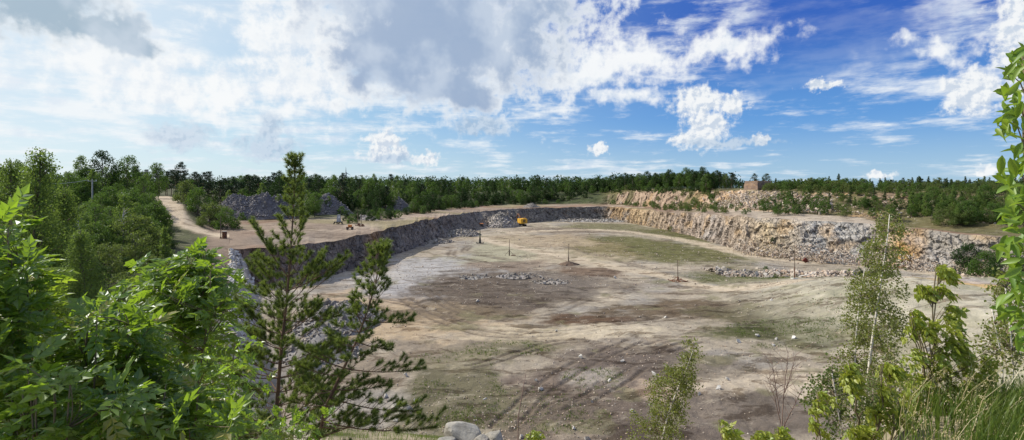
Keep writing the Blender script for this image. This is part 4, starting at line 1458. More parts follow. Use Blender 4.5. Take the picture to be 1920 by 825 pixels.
def build_rubble():
    rng = np.random.default_rng(31)
    # spoil heaps on the bench
    heap('spoil_heap', 'largest dark grey spoil heap, behind the pine top and right of the roadside bushes', 'spoil heap', land(468, 205), 16, 8, 9.0, M_STONE_DARK, M_FINES, 3, 170, 1500, .55, .1, .36, group='dark spoil heaps on the bench')
    heap('spoil_heap', 'dark spoil heap shoulder joined to the right of the largest heap', 'spoil heap', land(520, 212), 9, 7, 8.0, M_STONE_DARK, M_FINES, 4, 110, 700, .5, 0, .1, group='dark spoil heaps on the bench')
    heap('spoil_heap', 'cone-shaped dark spoil heap right of the pine top', 'spoil heap', land(606, 232), 12, 8, 7.8, M_STONE_DARK, M_FINES, 5, 110, 900, .5, 0, .22, group='dark spoil heaps on the bench')
    heap('spoil_heap', 'farthest and smallest dark spoil heap, half hidden among the trees', 'spoil heap', land(748, 268), 7, 6, 7.0, M_STONE_DARK, M_FINES, 6, 60, 500, .5, 0, .05, group='dark spoil heaps on the bench')
    heap('gravel_heap', 'low grey gravel heap on the bench behind the twin poles', 'gravel heap', land(683, 205), 6, 4, 1.8, M_STONE_GREY, M_FINES, 7, 30, 300, .35, 0, 0, (.24, .22, .21))
    heap('gravel_heap', 'small grey cone of gravel on the bench above the digger', 'gravel heap', land(997, 330), 5.5, 4, 3.2, M_STONE_GREY, M_FINES, 8, 20, 250, .4, 0, 0, (.22, .20, .185))
    # fallen rock by the digger and along the shaded wall
    p = on_floor(938, 426)
    heap('fallen_rock', 'fan of fallen rock leaning on the shaded face left of the yellow digger', 'rock pile', p + np.array([0, 7, 0]), 10.5, 12, 7.6, M_STONE_GREY, M_FINES, 12, 170, 900, .8, 0, 0, (.30, .27, .25))
    heap('fallen_rock', 'long low pile of fallen rock at the shaded face behind the green mast', 'rock pile', on_floor(862, 441), 9, 7, 2.4, M_STONE_GREY, M_FINES, 13, 120, 350, .7, .6, .3, (.26, .24, .22))
    heap('fallen_rock', 'small rock pile at the shaded face where its shadow narrows', 'rock pile', on_floor(822, 456), 6, 4, 1.5, M_STONE_GREY, M_FINES, 14, 60, 150, .55, .6, .2, (.24, .22, .2))
    heap('fallen_rock', 'flat spread of rock in the far corner of the pit', 'rock pile', at(1110, 322, FLOOR_Z), 26, 8, 1.3, M_STONE_GREY, M_FINES, 15, 110, 500, .7, 0, .4, (.30, .285, .27))
    # grey pile in front of the pines
    heap('stone_pile', 'grey pile of broken stone on the pit floor between the two pines', 'stone pile', on_floor(632, 605), 6.5, 8.5, 3.0, M_STONE_GREY, M_FINES, 16, 260, 900, .42, 0, .2, (.22, .21, .205))
    heap('stone_pile', 'lower grey stone pile nearer the pines, below the first', 'stone pile', on_floor(600, 660), 5, 5, 2.0, M_STONE_GREY, M_FINES, 17, 140, 400, .36, 0, .1, (.22, .21, .205))
    heap('stone_pile', 'flat grey scatter of stones in the middle of the pit floor', 'stone pile', on_floor(975, 520), 5.0, 3.4, .30, M_STONE_GREY, M_FINES, 18, 26, 90, .42, 0, .1, (.24, .22, .21))
    heap('stone_pile', 'flat scatter of stones right of the middle one on the pit floor', 'stone pile', on_floor(1032, 529), 3.8, 2.8, .28, M_STONE_GREY, M_FINES, 19, 22, 70, .42, 0, .1, (.22, .2, .185))
    heap('stone_pile', 'flat grey scatter of stones left of the middle one on the pit floor', 'stone pile', on_floor(892, 521), 3.4, 2.6, .25, M_STONE_GREY, M_FINES, 20, 20, 60, .36, 0, .1, (.24, .23, .22))
    # rubble berm between the two haul tracks
    for (a, b, nobj, lab, sd) in (((1335, 512), (1440, 518), 100, 'weedy left half of the rubble berm between the two haul tracks', 21), ((1440, 516), (1600, 522), 230, 'stony right half of the rubble berm around the leaning mast', 22)):
        q0, q1 = on_floor(*a), on_floor(*b)
        th = thing('rubble_berm', (q0 + q1) / 2, lab, 'rubble berm')
        base = np.array(th.location)
        n = 900
        t = rng.random(n)[:, None]
        pts = q0 * (1 - t) + q1 * t
        off = rng.normal(size=n)
        pts[:, 1] += off * 3.0
        pts[:, 2] += np.maximum(0, 1.1 - np.abs(off) * .7) * (0.6 + .5 * vnoise(pts * .3, 3)) + .05
        rubble('small_stones', pts[nobj:] - base, rng.uniform(.12, .35, n - nobj), M_STONE_TAN, th, sd)
        stone_objs(th, pts[:nobj], rng.uniform(.28, .85, nobj), M_STONE_TAN if sd == 22 else M_STONE_GREY, seed=sd, base=base)
    # talus along the sunlit face: stones belong to the face
    face = bpy.data.objects['sunlit_rock_face']
    n = 2600
    px = np.concatenate([rng.uniform(1150, 1400, 500), rng.uniform(1390, 1720, 1700), rng.uniform(1700, 1930, 400)])
    yr, zr, yb = rim(px)
    t = np.clip(1 - np.abs(rng.normal(0, .16, n)) - .02, .3, 1)
    s = rng.uniform(.08, .28, n) * np.where(rng.random(n) > .94, 2.2, 1)
    Y = yr + (yb - yr) * t ** 1.25 - rng.exponential(1.4, n) * (t > .85)
    Y = np.minimum(Y, yr + (yb - yr) * t ** 1.25 - .3)
    z = zr * (1 - t) + FLOOR_Z * t + .15
    pts = np.stack([(px - 960) / FPX * Y, Y, z], 1)
    big = np.argsort(-s)[:260]
    rest = np.setdiff1d(np.arange(n), big)
    rubble('talus', pts[rest], s[rest], M_STONE_TAN, face, 41)
    stone_objs(face, pts[big] - np.array([0, 0, .12]), s[big] * 1.1, M_STONE_TAN, 'stone', 42)
    # loose blocks of the upper rubble slope belong to the terrace
    ter = bpy.data.objects['terrace_ground']
    n = 1900
    px = np.concatenate([rng.uniform(1330, 1560, 1400), rng.uniform(1160, 1900, 500)])
    st = far_profile(px)
    t = rng.beta(1.2, 1.8, n)
    Y = st[:, 3, 0] * (1 - t) + st[:, 4, 0] * t - 1.0
    z = st[:, 3, 1] * (1 - t) + st[:, 4, 1] * t + .35
    s = rng.uniform(.15, .5, n) * np.where(rng.random(n) > .92, 2.2, 1)
    pts = np.stack([(px - 960) / FPX * Y, Y, z], 1)
    big = np.argsort(-s)[:240]
    rest = np.setdiff1d(np.arange(n), big)
    rubble('scree', pts[rest], s[rest], M_STONE_TAN, ter, 43)
    stone_objs(ter, pts[big], s[big], M_STONE_TAN, 'stone', 44)
    # pale stones of the shoulder
    sh = bpy.data.objects['stony_shoulder']
    n = 700
    px = 430 + np.abs(rng.normal(0, 26, n))
    Y = rng.uniform(56, 110, n)
    zl = left_z(np.full(n, 430.), Y)
    tt = sstep(432, 500, px)
    z = zl * (1 - tt) - 20.9 * tt + .2
    pts = np.stack([(px - 960) / FPX * Y, Y, z], 1)
    s = rng.uniform(.12, .5, n)
    big = np.argsort(-s)[:150]
    rest = np.setdiff1d(np.arange(n), big)
    rubble('small_stones', pts[rest], s[rest], M_STONE_PALE, sh, 45)
    stone_objs(sh, pts[big], s[big] * 1.3, M_STONE_PALE, 'stone', 46)
    # stones strewn over the floor
    fl = bpy.data.objects['pit_floor']
    n = 14000
    px = rng.uniform(560, 1800, n)
    Y = 42 * (300 / 42) ** (rng.random(n) ** 1.2)
    x = (px - 960) / FPX * Y
    keep = fbm2(x, Y, .06, 3, 201) + rng.normal(0, .22, n) > .10
    x, Y = x[keep], Y[keep]
    n = len(x)
    s = rng.uniform(.025, .075, n) * (1 + Y / 90) + (rng.random(n) > .975) * rng.uniform(.05, .2, n)
    pts = np.stack([x, Y, floor_z(x, Y) + s * .3], 1)
    big = np.argsort(-s / Y)[:60]
    rest = np.setdiff1d(np.arange(n), big)
    rubble('loose_stones', pts[rest], s[rest], M_STONE_TAN, fl, 47)
    stone_objs(fl, pts[big], s[big] * 1.4, M_STONE_PALE, 'stone', 48)
    # red stone and the two pale slabs at the berm
    q = at(1510, float(rim(1510)[2]) - 2.0, FLOOR_Z + .5)
    o = link('red_rock', rock_mesh(3, M_STONE_RED), None, tuple(q), (.3, .2, .5), (1.0, .9, .9))
    tag(o, 'dark red block at the foot of the sunlit face beside the haul track', 'rock')
    for (px, py, l, rz, tilt, lab) in ((1473, 528, 2.0, .35, .16, 'pale flat slab tilted up, left of the mast in the berm'), (1507, 532, 2.3, -.35, -.2, 'pale flat slab sloping down, right of the mast in the berm')):
        V, F = hull_rock(int(px), 16, .2, .12)
        me = mesh('stone_slab', V * np.array([1, .55, .5]), [F], M_STONE_PALE)
        p = on_floor(px, py)
        o = link('stone_slab', me, None, (p[0], p[1], p[2] + .45), (0, tilt, rz), l / 2)
        tag(o, lab, 'slab')
    # square stone block on the plateau
    p = land(1421, 238)
    bm = bmesh.new()
    bmesh.ops.create_cube(bm, size=1)
    bmesh.ops.subdivide_edges(bm, edges=bm.edges, cuts=5, use_grid_fill=True)
    for v in bm.verts:
        co = np.array(v.co) * np.array([9.5, 7, 4.6])
        co[:2] *= 1 - .09 * (co[2] / 4.6 + .5)
        d = .35 * fbm(co[None], .6, 3, 301)[0] + .2 * (worley(co[None] * .7, 7)[2][0] - .5)
        v.co = Vector(co * (1 + d * .22))
    me = bpy.data.meshes.new('stone_block')
    bm.to_mesh(me)
    bm.free()
    me.materials.append(plain('weathered_block', (.21, .145, .11), .95, 0, .3, .6, (.34, .22, .13), .4))
    tag(link('stone_block', me, None, (p[0], p[1], p[2] + 1.6), (0, 0, .5)), 'square brown rock block left standing on the plateau edge', 'rock')
    # boulders on the near slope
    for k, (px, py, Y, s, lab) in enumerate(((868, 822, 27, 1.15, 'largest pale grey boulder at the bottom edge of the picture'), (836, 832, 26, .55, 'rounded grey boulder left of the largest pale one'),
                                             (925, 830, 26.5, .65, 'flat-topped grey boulder right of the largest pale one'), (902, 830, 26.2, .42, 'small pale boulder wedged right of the largest one'),
                                             (757, 772, 33, .55, 'pale boulder beside the leaning pine, low on the slope'), (742, 765, 33.5, .35, 'small grey boulder left of the pale one beside the leaning pine'),
                                             (575, 668, 46, 1.1, 'pale rounded boulder seen through the tall pine'), (588, 690, 44, .8, 'pale boulder below the one seen through the tall pine'), (560, 700, 43, .8, 'pale pink boulder left of those seen through the tall pine'))):
        rng2 = np.random.default_rng(70 + k)
        V, F = hull_rock(60 + k, 26, .8, .16)
        bm = bmesh.new()
        vs = [bm.verts.new(q) for q in V]
        for f in F:
            bm.faces.new([vs[i] for i in f])
        bmesh.ops.bevel(bm, geom=list(bm.edges), offset=.05, segments=1, affect='EDGES')
        bmesh.ops.triangulate(bm, faces=bm.faces)
        bmesh.ops.subdivide_edges(bm, edges=bm.edges, cuts=1)
        for v in bm.verts:
            v.co *= 1 + .07 * float(fbm(np.array(v.co)[None], 3, 3, 80 + k)[0])
        me = bpy.data.meshes.new('boulder')
        bm.to_mesh(me)
        bm.free()
        me.materials.append(M_BOULDER)
        z = -(py - HY) / FPX * Y
        o = link('boulder', me, None, tuple(at(px, Y, z)), tuple(rng2.uniform(-.5, .5, 3)), s)
        tag(o, lab, 'boulder')
        # a shelf of earth under each boulder is part of the hillside
    return


build_rubble()

# ------------------------------------------------------------------ near plants
NR = np.random.default_rng(77)


def needles_along(segs, per_m, length, width, rng, cone=.75, start=0.0):
    """needles round each shoot segment (a, b, dens)"""
    A = np.array([s[0] for s in segs]); B = np.array([s[1] for s in segs])
    ln = np.linalg.norm(B - A, axis=1)
    cnt = np.maximum(4, (ln * per_m).astype(int))
    i = np.repeat(np.arange(len(segs)), cnt)
    t = rng.random(len(i))[:, None] ** .7
    base = A[i] * (1 - t) + B[i] * t
    ax = unit(B - A)[i]
    r = unit(np.cross(ax, rng.normal(size=(len(i), 3))))
    d = unit(ax * rng.uniform(.45, 1.1, (len(i), 1)) + r * cone + np.array([0, 0, .12]))
    L = length * rng.uniform(.7, 1.2, (len(i), 1))
    side = unit(np.cross(d, rng.normal(size=(len(i), 3)))) * width / 2
    V = np.stack([base - side, base + side, base + d * L], 1).reshape(-1, 3)
    tone = np.repeat(rng.random(len(segs))[i] * .6 + rng.random(len(i)) * .4, 3)
    return V, np.arange(len(V)).reshape(-1, 3), tone


def hero_pine(name, label, pix, Y, base, r0, spec, extra, seed):
    """pine traced by its leader; spec(t) -> branch length, upward share; extra = [(attach py, tip px, tip py, tip Y)]"""
    rng = np.random.default_rng(seed)
    line = np.array([at(a, Y, -(b - HY) / FPX * Y) for a, b in pix] + [base])
    s = np.concatenate([[0], np.cumsum(np.linalg.norm(np.diff(line, axis=0), axis=1))])
    u = np.linspace(0, s[-1], 26)
    tr = np.stack([np.interp(u, s, line[:, k]) for k in range(3)], 1)
    th = thing(name, base, label, 'tree')
    b0 = np.array(base)
    tb = MB()
    tb.tube(tr[::-1] - b0, np.linspace(r0 * .8, .005, 26), 8)
    tb.build('trunk', M_PINEBARK, th, True)
    segs = [(tr[2], tr[0]), (tr[1], tr[0] + np.array([0, 0, .03]))]
    H = s[-1]

    def branch(a, tip, nside, thick):
        bb = MB()
        mid = a * .5 + tip * .5 + np.array([0, 0, -.10 * np.linalg.norm(tip - a)])
        t = np.linspace(0, 1, 7)[:, None]
        l = a * (1 - t) ** 2 + 2 * mid * t * (1 - t) + tip * t ** 2
        bb.tube(l - b0, np.linspace(thick, thick * .3, 7), 5, False)
        L = np.linalg.norm(tip - a)
        for q in range(nside):
            f = .30 + .66 * (q + rng.random() * .6) / nside
            p = np.array([np.interp(f, t[:, 0], l[:, k]) for k in range(3)])
            dirn = unit(tip - a)
            sd = unit(np.cross(dirn, np.array([0, 0, 1.0]))) * (1 if q % 2 else -1)
            e = p + unit(dirn * .8 + sd * rng.uniform(.3, .9) + np.array([0, 0, rng.uniform(.2, 1.2)])) * max(.10, L * rng.uniform(.16, .34) * (1.15 - f * .6))
            bb.tube(np.array([p, e]) - b0, np.array([thick * .35, thick * .18]), 4, False)
            segs.append((p * .45 + e * .55, e))
        for q in range(4, 6):
            segs.append((l[q], l[q + 1]))
        bb.build('branch', M_PINEBARK, th, True)
    d = .10
    while d < H - .7:
        L, up = spec(d)
        p = np.array([np.interp(d, u, tr[:, k]) for k in range(3)])
        nb = int(rng.integers(4, 6))
        a0 = rng.uniform(0, 6.28)
        for q in range(nb):
            a = a0 + q * 6.283 / nb + rng.normal() * .3
            l = L * rng.uniform(.6, 1.1)
            tip = p + np.array([math.cos(a) * l, math.sin(a) * l, l * up * rng.uniform(.7, 1.2)])
            branch(p, tip, max(4, int(l * 17)), .003 + .007 * l)
        d += .12 + .08 * min(1.4, d)
    for (py, tx, ty, tY) in extra:
        zt = -(py - HY) / FPX * Y
        p = np.array([np.interp(-zt, -tr[:, 2], tr[:, k]) for k in range(3)])
        tip = at(tx, tY, -(ty - HY) / FPX * tY)
        branch(p, tip, 18, .011)
    V, F, tone = needles_along(segs, 1500, .066, .0046, rng, .9)
    o = link('needles', mesh('needles', V - b0, [F], L_NEEDLE, rnd=tone), th)
    o['kind'] = 'stuff'


def spec1(d):
    L = np.interp(d, [0, .3, .8, 1.4, 1.8, 2.4, 3.2, 5], [.08, .13, .20, .27, .40, .80, 1.05, 1.2])
    return L, np.interp(d, [0, 1.5, 2.5, 5], [1.5, 1.3, .6, .35])


def spec2(d):
    L = np.interp(d, [0, .3, .8, 1.4, 2.0, 3.0, 5], [.10, .20, .30, .42, .62, .8, .9])
    return L, np.interp(d, [0, 1.0, 2.0, 5], [1.5, .8, .4, .3])


def near_point(px, Y):
    x = (px - 960) / FPX * Y
    return np.array([x, Y, float(near_z(np.array([x]), np.array([Y]))[0])])


hero_pine('pine_tree', 'tall young pine in the left foreground with its tip above the skyline', [(553, 297), (551, 380), (545, 470), (538, 560), (527, 660), (519, 760), (514, 850)], 9.0, near_point(512, 9.0), .055, spec1,
          [(520, 472, 415, 8.9), (545, 650, 482, 8.8), (560, 610, 470, 9.4), (600, 640, 590, 8.6), (640, 440, 560, 8.7), (700, 400, 640, 8.6), (560, 480, 480, 9.4), (690, 650, 640, 9.2)], 5)
hero_pine('pine_tree', 'smaller leaning pine standing right of the tall foreground pine', [(717, 467), (704, 530), (690, 580), (668, 640), (640, 700), (612, 760), (595, 830)], 8.0, near_point(585, 8.0), .045, spec2,
          [(600, 775, 600, 7.9), (610, 660, 560, 8.1), (690, 795, 690, 7.9), (640, 735, 655, 8.0), (745, 790, 770, 7.6), (730, 730, 720, 8.2), (690, 545, 640, 7.9), (790, 820, 800, 7.4), (800, 700, 790, 7.4)], 6)


def compound_leaf(rng, pairs=3, size=1.0, droop=.25, lw=.36):
    """pinnate leaf along +X, leaflets folded on their midribs"""
    V, F = [], []
    L = .15 * size

    def leaflet(p, d, n, ln):
        d = unit(d)
        b = unit(np.cross(n, d))
        w = ln * lw * .5
        k = len(V)
        V.extend([p, p + d * ln * .4 + b * w + n * w * .28, p + d * ln * .4 - b * w + n * w * .28, p + d * ln - n * ln * .10, p + d * ln * .45 - n * .004])
        F.extend([[k, k + 4, k + 1], [k + 1, k + 4, k + 3], [k, k + 2, k + 4], [k + 2, k + 3, k + 4]])
    pts = []
    for q in range(6):
        t = q / 5
        pts.append(np.array([L * t, 0, -droop * L * t * t]))
    for q in range(pairs):
        t = .38 + .5 * q / max(1, pairs - 1) if pairs > 1 else .6
        p = np.array([L * t, 0, -droop * L * t * t])
        for s in (-1, 1):
            leaflet(p, np.array([.75, s * .8, -droop * .6 + rng.normal() * .12]), unit(np.array([rng.normal() * .2, rng.normal() * .2, 1])), .072 * size * rng.uniform(.85, 1.1))
    leaflet(pts[-1], np.array([1, rng.normal() * .1, -droop]), np.array([0, 0, 1.0]), .085 * size)
    k = len(V)
    for p in (pts[0], pts[3], pts[5]):
        V.extend([p + np.array([0, .0022, 0]), p - np.array([0, .0022, 0])])
    F.extend([[k, k + 1, k + 3], [k, k + 3, k + 2], [k + 2, k + 3, k + 5], [k + 2, k + 5, k + 4]])
    return np.array(V), np.array(F)


LEAVES = {}


def leaf_set(key, mat, n, **kw):
    out = []
    for i in range(n):
        V, F = compound_leaf(np.random.default_rng(900 + i), **kw)
        out.append((V, F, mesh('leaf', V, [F], mat, rnd=np.full(len(V), i / n))))
    LEAVES[key] = (out, mat)


leaf_set('ash', L_ASH, 4, pairs=3, size=.80, droop=.28, lw=.60)
leaf_set('ashy', L_ASHY, 3, pairs=3, size=.78, droop=.28, lw=.58)
leaf_set('wind', L_WIND, 4, pairs=2, size=.72, droop=.5, lw=.80)


def frame(x, up):
    x = unit(x)
    y = unit(np.cross(up, x))
    z = np.cross(x, y)
    return np.stack([x, y, z], 1)


def leafy_plant(name, label, cat, base, tips, key, rng, n_obj=290, stems=4, thick=.012, wind=None, whorl=4, pairs=3, scale=1.0, bark=None, twist=.35):
    """stems from the base to shoot tips; a whorl of leaves at each tip and pairs below it"""
    th = thing(name, base, label, cat)
    b0 = np.array(base, float)
    tips = np.array(tips)
    order = np.argsort(-tips[:, 2])
    hubs = tips[order[:stems]]
    paths = []
    for h in hubs:
        l = wobble(b0 + np.array([rng.normal() * .06, rng.normal() * .06, -.05]), h, 9, .05 * np.linalg.norm(h - b0) * .4, rng)
        paths.append(l)
        m = MB()
        m.tube(l - b0, np.linspace(thick, thick * .25, 9), 6)
        m.build('stem', bark or M_TWIG, th, True)
    tw = MB()
    lv = []
    for i, tp in enumerate(tips):
        P_ = np.vstack(paths)
        below = P_[P_[:, 2] < tp[2] - .08]
        if not len(below):
            below = P_
        a = below[np.argmin(np.linalg.norm(below - tp, axis=1) + (tp[2] - below[:, 2]) * -.3)]
        mid = (a + tp) / 2 + np.array([0, 0, -.06 * np.linalg.norm(tp - a)]) + rng.normal(size=3) * .02
        t = np.linspace(0, 1, 6)[:, None]
        l = a * (1 - t) ** 2 + 2 * mid * t * (1 - t) + tp * t ** 2
        tw.tube(l - b0, np.linspace(thick * .4, thick * .15, 6), 4, False)
        d = unit(l[-1] - l[-2] + np.array([0, 0, .02]))
        for q in range(whorl):
            ang = q * 2.4 + rng.random()
            r = unit(np.cross(d, np.array([math.cos(ang), math.sin(ang), .3])))
            lv.append((tp, unit(r + d * rng.uniform(.15, .9)), d))
        for q in range(pairs):
            p = tp - d * (.07 + .09 * q)
            r = unit(np.cross(d, rng.normal(size=3)))
            lv.append((p, unit(r + d * .3), d))
            lv.append((p, unit(-r + d * .3), d))
    tw.build('twigs', bark or M_TWIG, th, True)['kind'] = 'stuff'
    ms, mat = LEAVES[key]
    near = np.argsort([q[0][1] + rng.random() * .3 for q in lv])
    Vs, Fs, Rs, o = [], [], [], 0
    for c, j in enumerate(near):
        p, d, ax = lv[j]
        d = d + rng.normal(size=3) * twist * .5
        if wind is not None:
            d = unit(d) * .55 + np.array(wind)
        up = np.array([0, 0, 1.0]) + rng.normal(size=3) * twist
        R = frame(d, up)
        s = scale * rng.uniform(.6, 1.25)
        V, F, me = ms[int(rng.integers(0, len(ms)))]
        if c < n_obj:
            ob = link('leaf', me, th)
            M = Matrix(R.tolist()).to_4x4()
            ob.matrix_local = Matrix.Translation(Vector(p - b0)) @ M @ Matrix.Scale(s, 4)
        else:
            Vs.append(V @ R.T * s + p - b0)
            Fs.append(F + o)
            Rs.append(np.full(len(V), rng.random()))
            o += len(V)
    if Vs:
        ob = link('foliage', mesh('foliage', np.vstack(Vs), [np.vstack(Fs)], mat, rnd=np.concatenate(Rs)), th)
        ob['kind'] = 'stuff'
    return th


def blob_tips(lst, rng):
    out = []
    for (px, py, rx, ry, Y, dY, n) in lst:
        for _ in range(n):
            a = rng.uniform(0, 6.283)
            r = math.sqrt(rng.random())
            y = Y + rng.normal() * dY
            out.append(at(px + rx * r * math.cos(a), y, -(py + ry * r * math.sin(a) - HY) / FPX * y))
    return out


def ash(label, basepx, Y, blobs, key, seed, **k):
    rng = np.random.default_rng(seed)
    leafy_plant('ash_sapling', label, 'sapling', near_point(basepx, Y), blob_tips(blobs, rng), key, rng, **k)


ash('bushy ash sapling with glossy leaves left of the tall pine', 330, 4.6, [(375, 500, 32, 32, 4.6, .15, 8), (335, 515, 55, 40, 4.6, .25, 12), (400, 540, 50, 50, 4.6, .25, 14), (300, 560, 50, 60, 4.5, .25, 11), (360, 620, 80, 70, 4.6, .3, 21), (270, 510, 25, 20, 4.6, .2, 4)], 'ash', 11, stems=6)
ash('ash sapling with star-shaped leaf sprays at the lower left, in front of the bushy one', 190, 3.6, [(125, 610, 30, 25, 3.6, .15, 4), (200, 595, 55, 35, 3.7, .2, 8), (190, 640, 80, 60, 3.6, .25, 17), (270, 660, 70, 60, 3.7, .25, 15), (130, 700, 60, 50, 3.5, .2, 8)], 'ash', 12, stems=5)
ash('ash sapling with bright leaves cut off by the left frame edge', 0, 3.2, [(-5, 430, 38, 40, 3.3, .12, 5), (20, 490, 40, 40, 3.2, .15, 7), (0, 560, 60, 60, 3.2, .2, 11), (20, 650, 70, 60, 3.2, .25, 12), (-60, 520, 60, 150, 3.2, .2, 9)], 'ash', 13, stems=5)
ash('yellowish ash sapling right of the frame-edge one at mid-left', 65, 3.9, [(60, 530, 40, 40, 3.9, .15, 9), (80, 580, 30, 40, 3.9, .15, 5), (45, 600, 40, 40, 3.8, .15, 5)], 'ashy', 14, stems=4)
ash('low ash sapling filling the bottom left corner', 90, 2.9, [(80, 740, 90, 60, 3.0, .2, 17), (190, 770, 80, 50, 3.0, .2, 15), (30, 800, 80, 40, 2.9, .2, 9)], 'ash', 15, stems=5)
ash('low ash sapling at the bottom, right of the corner one', 320, 3.3, [(300, 745, 80, 60, 3.4, .25, 17), (390, 760, 60, 60, 3.5, .25, 12), (330, 810, 110, 30, 3.2, .2, 11), (440, 800, 50, 30, 3.6, .25, 5)], 'ash', 16, stems=5)
ash('shaded ash sapling behind the bushy one, at the foot of the tall pine', 420, 6.2, [(430, 640, 50, 50, 6.2, .3, 8), (450, 720, 60, 60, 6.2, .3, 11), (380, 720, 70, 60, 6.2, .3, 8), (300, 720, 120, 60, 6.3, .4, 8), (150, 720, 120, 80, 6.0, .4, 11), (560, 790, 70, 30, 6.5, .3, 7)], 'ash', 17, stems=6, n_obj=120)


def hero_birch(name, label, stems, Y, base, crown, seed, leaf=.042, mat=None, droop=.5):
    """slim birch: white stems traced by pixels, drooping twigs with small leaves"""
    rng = np.random.default_rng(seed)
    th = thing(name, base, label, 'tree')
    b0 = np.array(base)
    lines = []
    for pix, r in stems:
        l = np.array([at(a, Y + dy, -(b - HY) / FPX * (Y + dy)) for a, b, dy in pix] + [b0 + np.array([rng.normal() * .05, rng.normal() * .05, -.1])])
        s = np.concatenate([[0], np.cumsum(np.linalg.norm(np.diff(l, axis=0), axis=1))])
        u = np.linspace(0, s[-1], 18)
        l = np.stack([np.interp(u, s, l[:, k]) for k in range(3)], 1)
        lines.append(l)
        m = MB()
        m.tube(l[::-1] - b0, np.linspace(r, .006, 18), 7)
        m.build('trunk', M_BIRCHBARK, th, True)
    tw = MB()
    C, A = [], []
    P_ = np.vstack(lines)
    for (px, py, rx, ry, n, per) in crown:
        for _ in range(n):
            a = rng.uniform(0, 6.283)
            r = rng.random() ** .5
            y = Y + .12 + abs(rng.normal()) * rx / FPX * Y * .8 if rng.random() < .75 else Y - abs(rng.normal()) * rx / FPX * Y * .6
            tip = at(px + rx * r * math.cos(a), y, -(py + ry * r * math.sin(a) - HY) / FPX * Y)
            cand = P_[(P_[:, 2] < tip[2] + .25)]
            if not len(cand): cand = P_
            src = cand[np.argmin(np.linalg.norm(cand - tip, axis=1))]
            mid = (src + tip) / 2 + np.array([0, 0, .12])
            t = np.linspace(0, 1, 5)[:, None]
            l = src * (1 - t) ** 2 + 2 * mid * t * (1 - t) + tip * t ** 2
            end = tip + np.array([.04, 0, -droop * rng.uniform(.1, .35)])
            tw.tube(np.vstack([l, end]) - b0, np.linspace(.006, .0018, 6), 3, False)
            f = rng.random((per, 1)) ** .8
            p = np.where(f < .6, l[2] + (tip - l[2]) * (f / .6), tip + (end - tip) * ((f - .6) / .4))
            C.append(p + rng.normal(size=(per, 3)) * .055)
            A.append(unit(rng.normal(size=(per, 3)) + np.array([.3, 0, -.6])))
    tw.build('twigs', M_TWIG, th, True)['kind'] = 'stuff'
    C, A = np.vstack(C), np.vstack(A)
    L = leaf * rng.uniform(.7, 1.25, len(C))
    V, F = cards(C - b0, A, rng.normal(size=(len(C), 3)) + np.array([-.4, 0, .5]), L, L * .75)
    o = link('leaves', mesh('leaves', V, [F], mat or L_HBIRCH, rnd=np.repeat(rng.random(len(C)), 4)), th)
    o['kind'] = 'stuff'


hero_birch('birch_tree', 'tall slim birch with white stems on the right, crossing the haul tracks',
           [([(1668, 402, 0), (1664, 450, 0), (1654, 510, 0), (1644, 580, 0), (1634, 650, 0), (1626, 720, 0), (1620, 830, 0)], .046), ([(1622, 500, .4), (1612, 560, .4), (1606, 620, .3), (1602, 700, .2), (1606, 800, .1)], .030)],
           10.0, near_point(1612, 10.0), [(1672, 425, 34, 26, 22, 40), (1655, 480, 42, 30, 32, 44), (1640, 545, 56, 40, 52, 46), (1640, 610, 64, 45, 66, 48), (1630, 680, 76, 45, 66, 48), (1620, 760, 85, 60, 76, 46)], 21)
hero_birch('birch_tree', 'small leaning birch at the bottom centre right', [([(1300, 655, 0), (1288, 690, 0), (1270, 730, 0), (1252, 780, 0), (1240, 830, 0)], .028)], 11.0, near_point(1228, 11.0),
           [(1292, 670, 24, 22, 18, 40), (1270, 710, 36, 26, 34, 44), (1248, 755, 44, 36, 46, 46), (1232, 810, 55, 34, 56, 46)], 22)
hero_birch('birch_bush', 'shrubby birch bush at the foot of the tall white-stemmed birch', [([(1560, 700, 0), (1570, 760, 0), (1580, 830, 0)], .015), ([(1690, 690, 0), (1680, 760, 0), (1660, 830, 0)], .015)], 7.0, near_point(1630, 7.0),
           [(1550, 770, 45, 50, 30, 36), (1640, 780, 80, 50, 40, 36), (1700, 770, 60, 60, 34, 36), (1560, 720, 20, 20, 8, 30)], 23, leaf=.04, mat=L_OLIVE)
hero_birch('willow_sapling', 'feathery pale willow at the right edge beneath the windblown leaves', [([(1885, 540, 0), (1895, 620, 0), (1900, 700, 0)], .012), ([(1860, 580, 0), (1880, 680, 0)], .010)], 6.0, near_point(1890, 6.0),
           [(1890, 560, 30, 40, 20, 30), (1880, 620, 40, 40, 22, 30), (1850, 660, 30, 30, 12, 28), (1910, 640, 30, 60, 18, 28)], 24, leaf=.036)

CL1 = [(1717, 531), (1733, 545), (1765, 512), (1768, 500), (1761, 543), (1772, 575), (1775, 592)]
CL2 = [(1711, 592), (1704, 604), (1729, 618), (1735, 610), (1753, 657), (1792, 657), (1790, 640), (1796, 677), (1741, 689), (1761, 693), (1812, 697), (1835, 690), (1698, 732), (1713, 756), (1729, 782), (1776, 724), (1757, 752), (1800, 720), (1840, 672), (1770, 790), (1745, 770), (1790, 760), (1815, 740), (1720, 700), (1765, 640), (1780, 615), (1745, 730), (1702, 660), (1690, 700), (1830, 720), (1760, 815), (1800, 800), (1850, 740), (1870, 770), (1838, 790), (1890, 730)]
CL3 = [(1587, 697), (1591, 717), (1580, 690), (1654, 683), (1665, 690), (1643, 752), (1648, 770), (1625, 765), (1599, 803), (1686, 784), (1650, 728), (1612, 800)]
CL4 = [(1530, 735), (1534, 760), (1522, 785), (1540, 810), (1518, 765), (1546, 745)]
CL5 = [(1351, 799), (1362, 815), (1418, 803), (1425, 815), (1457, 811), (1470, 820)]
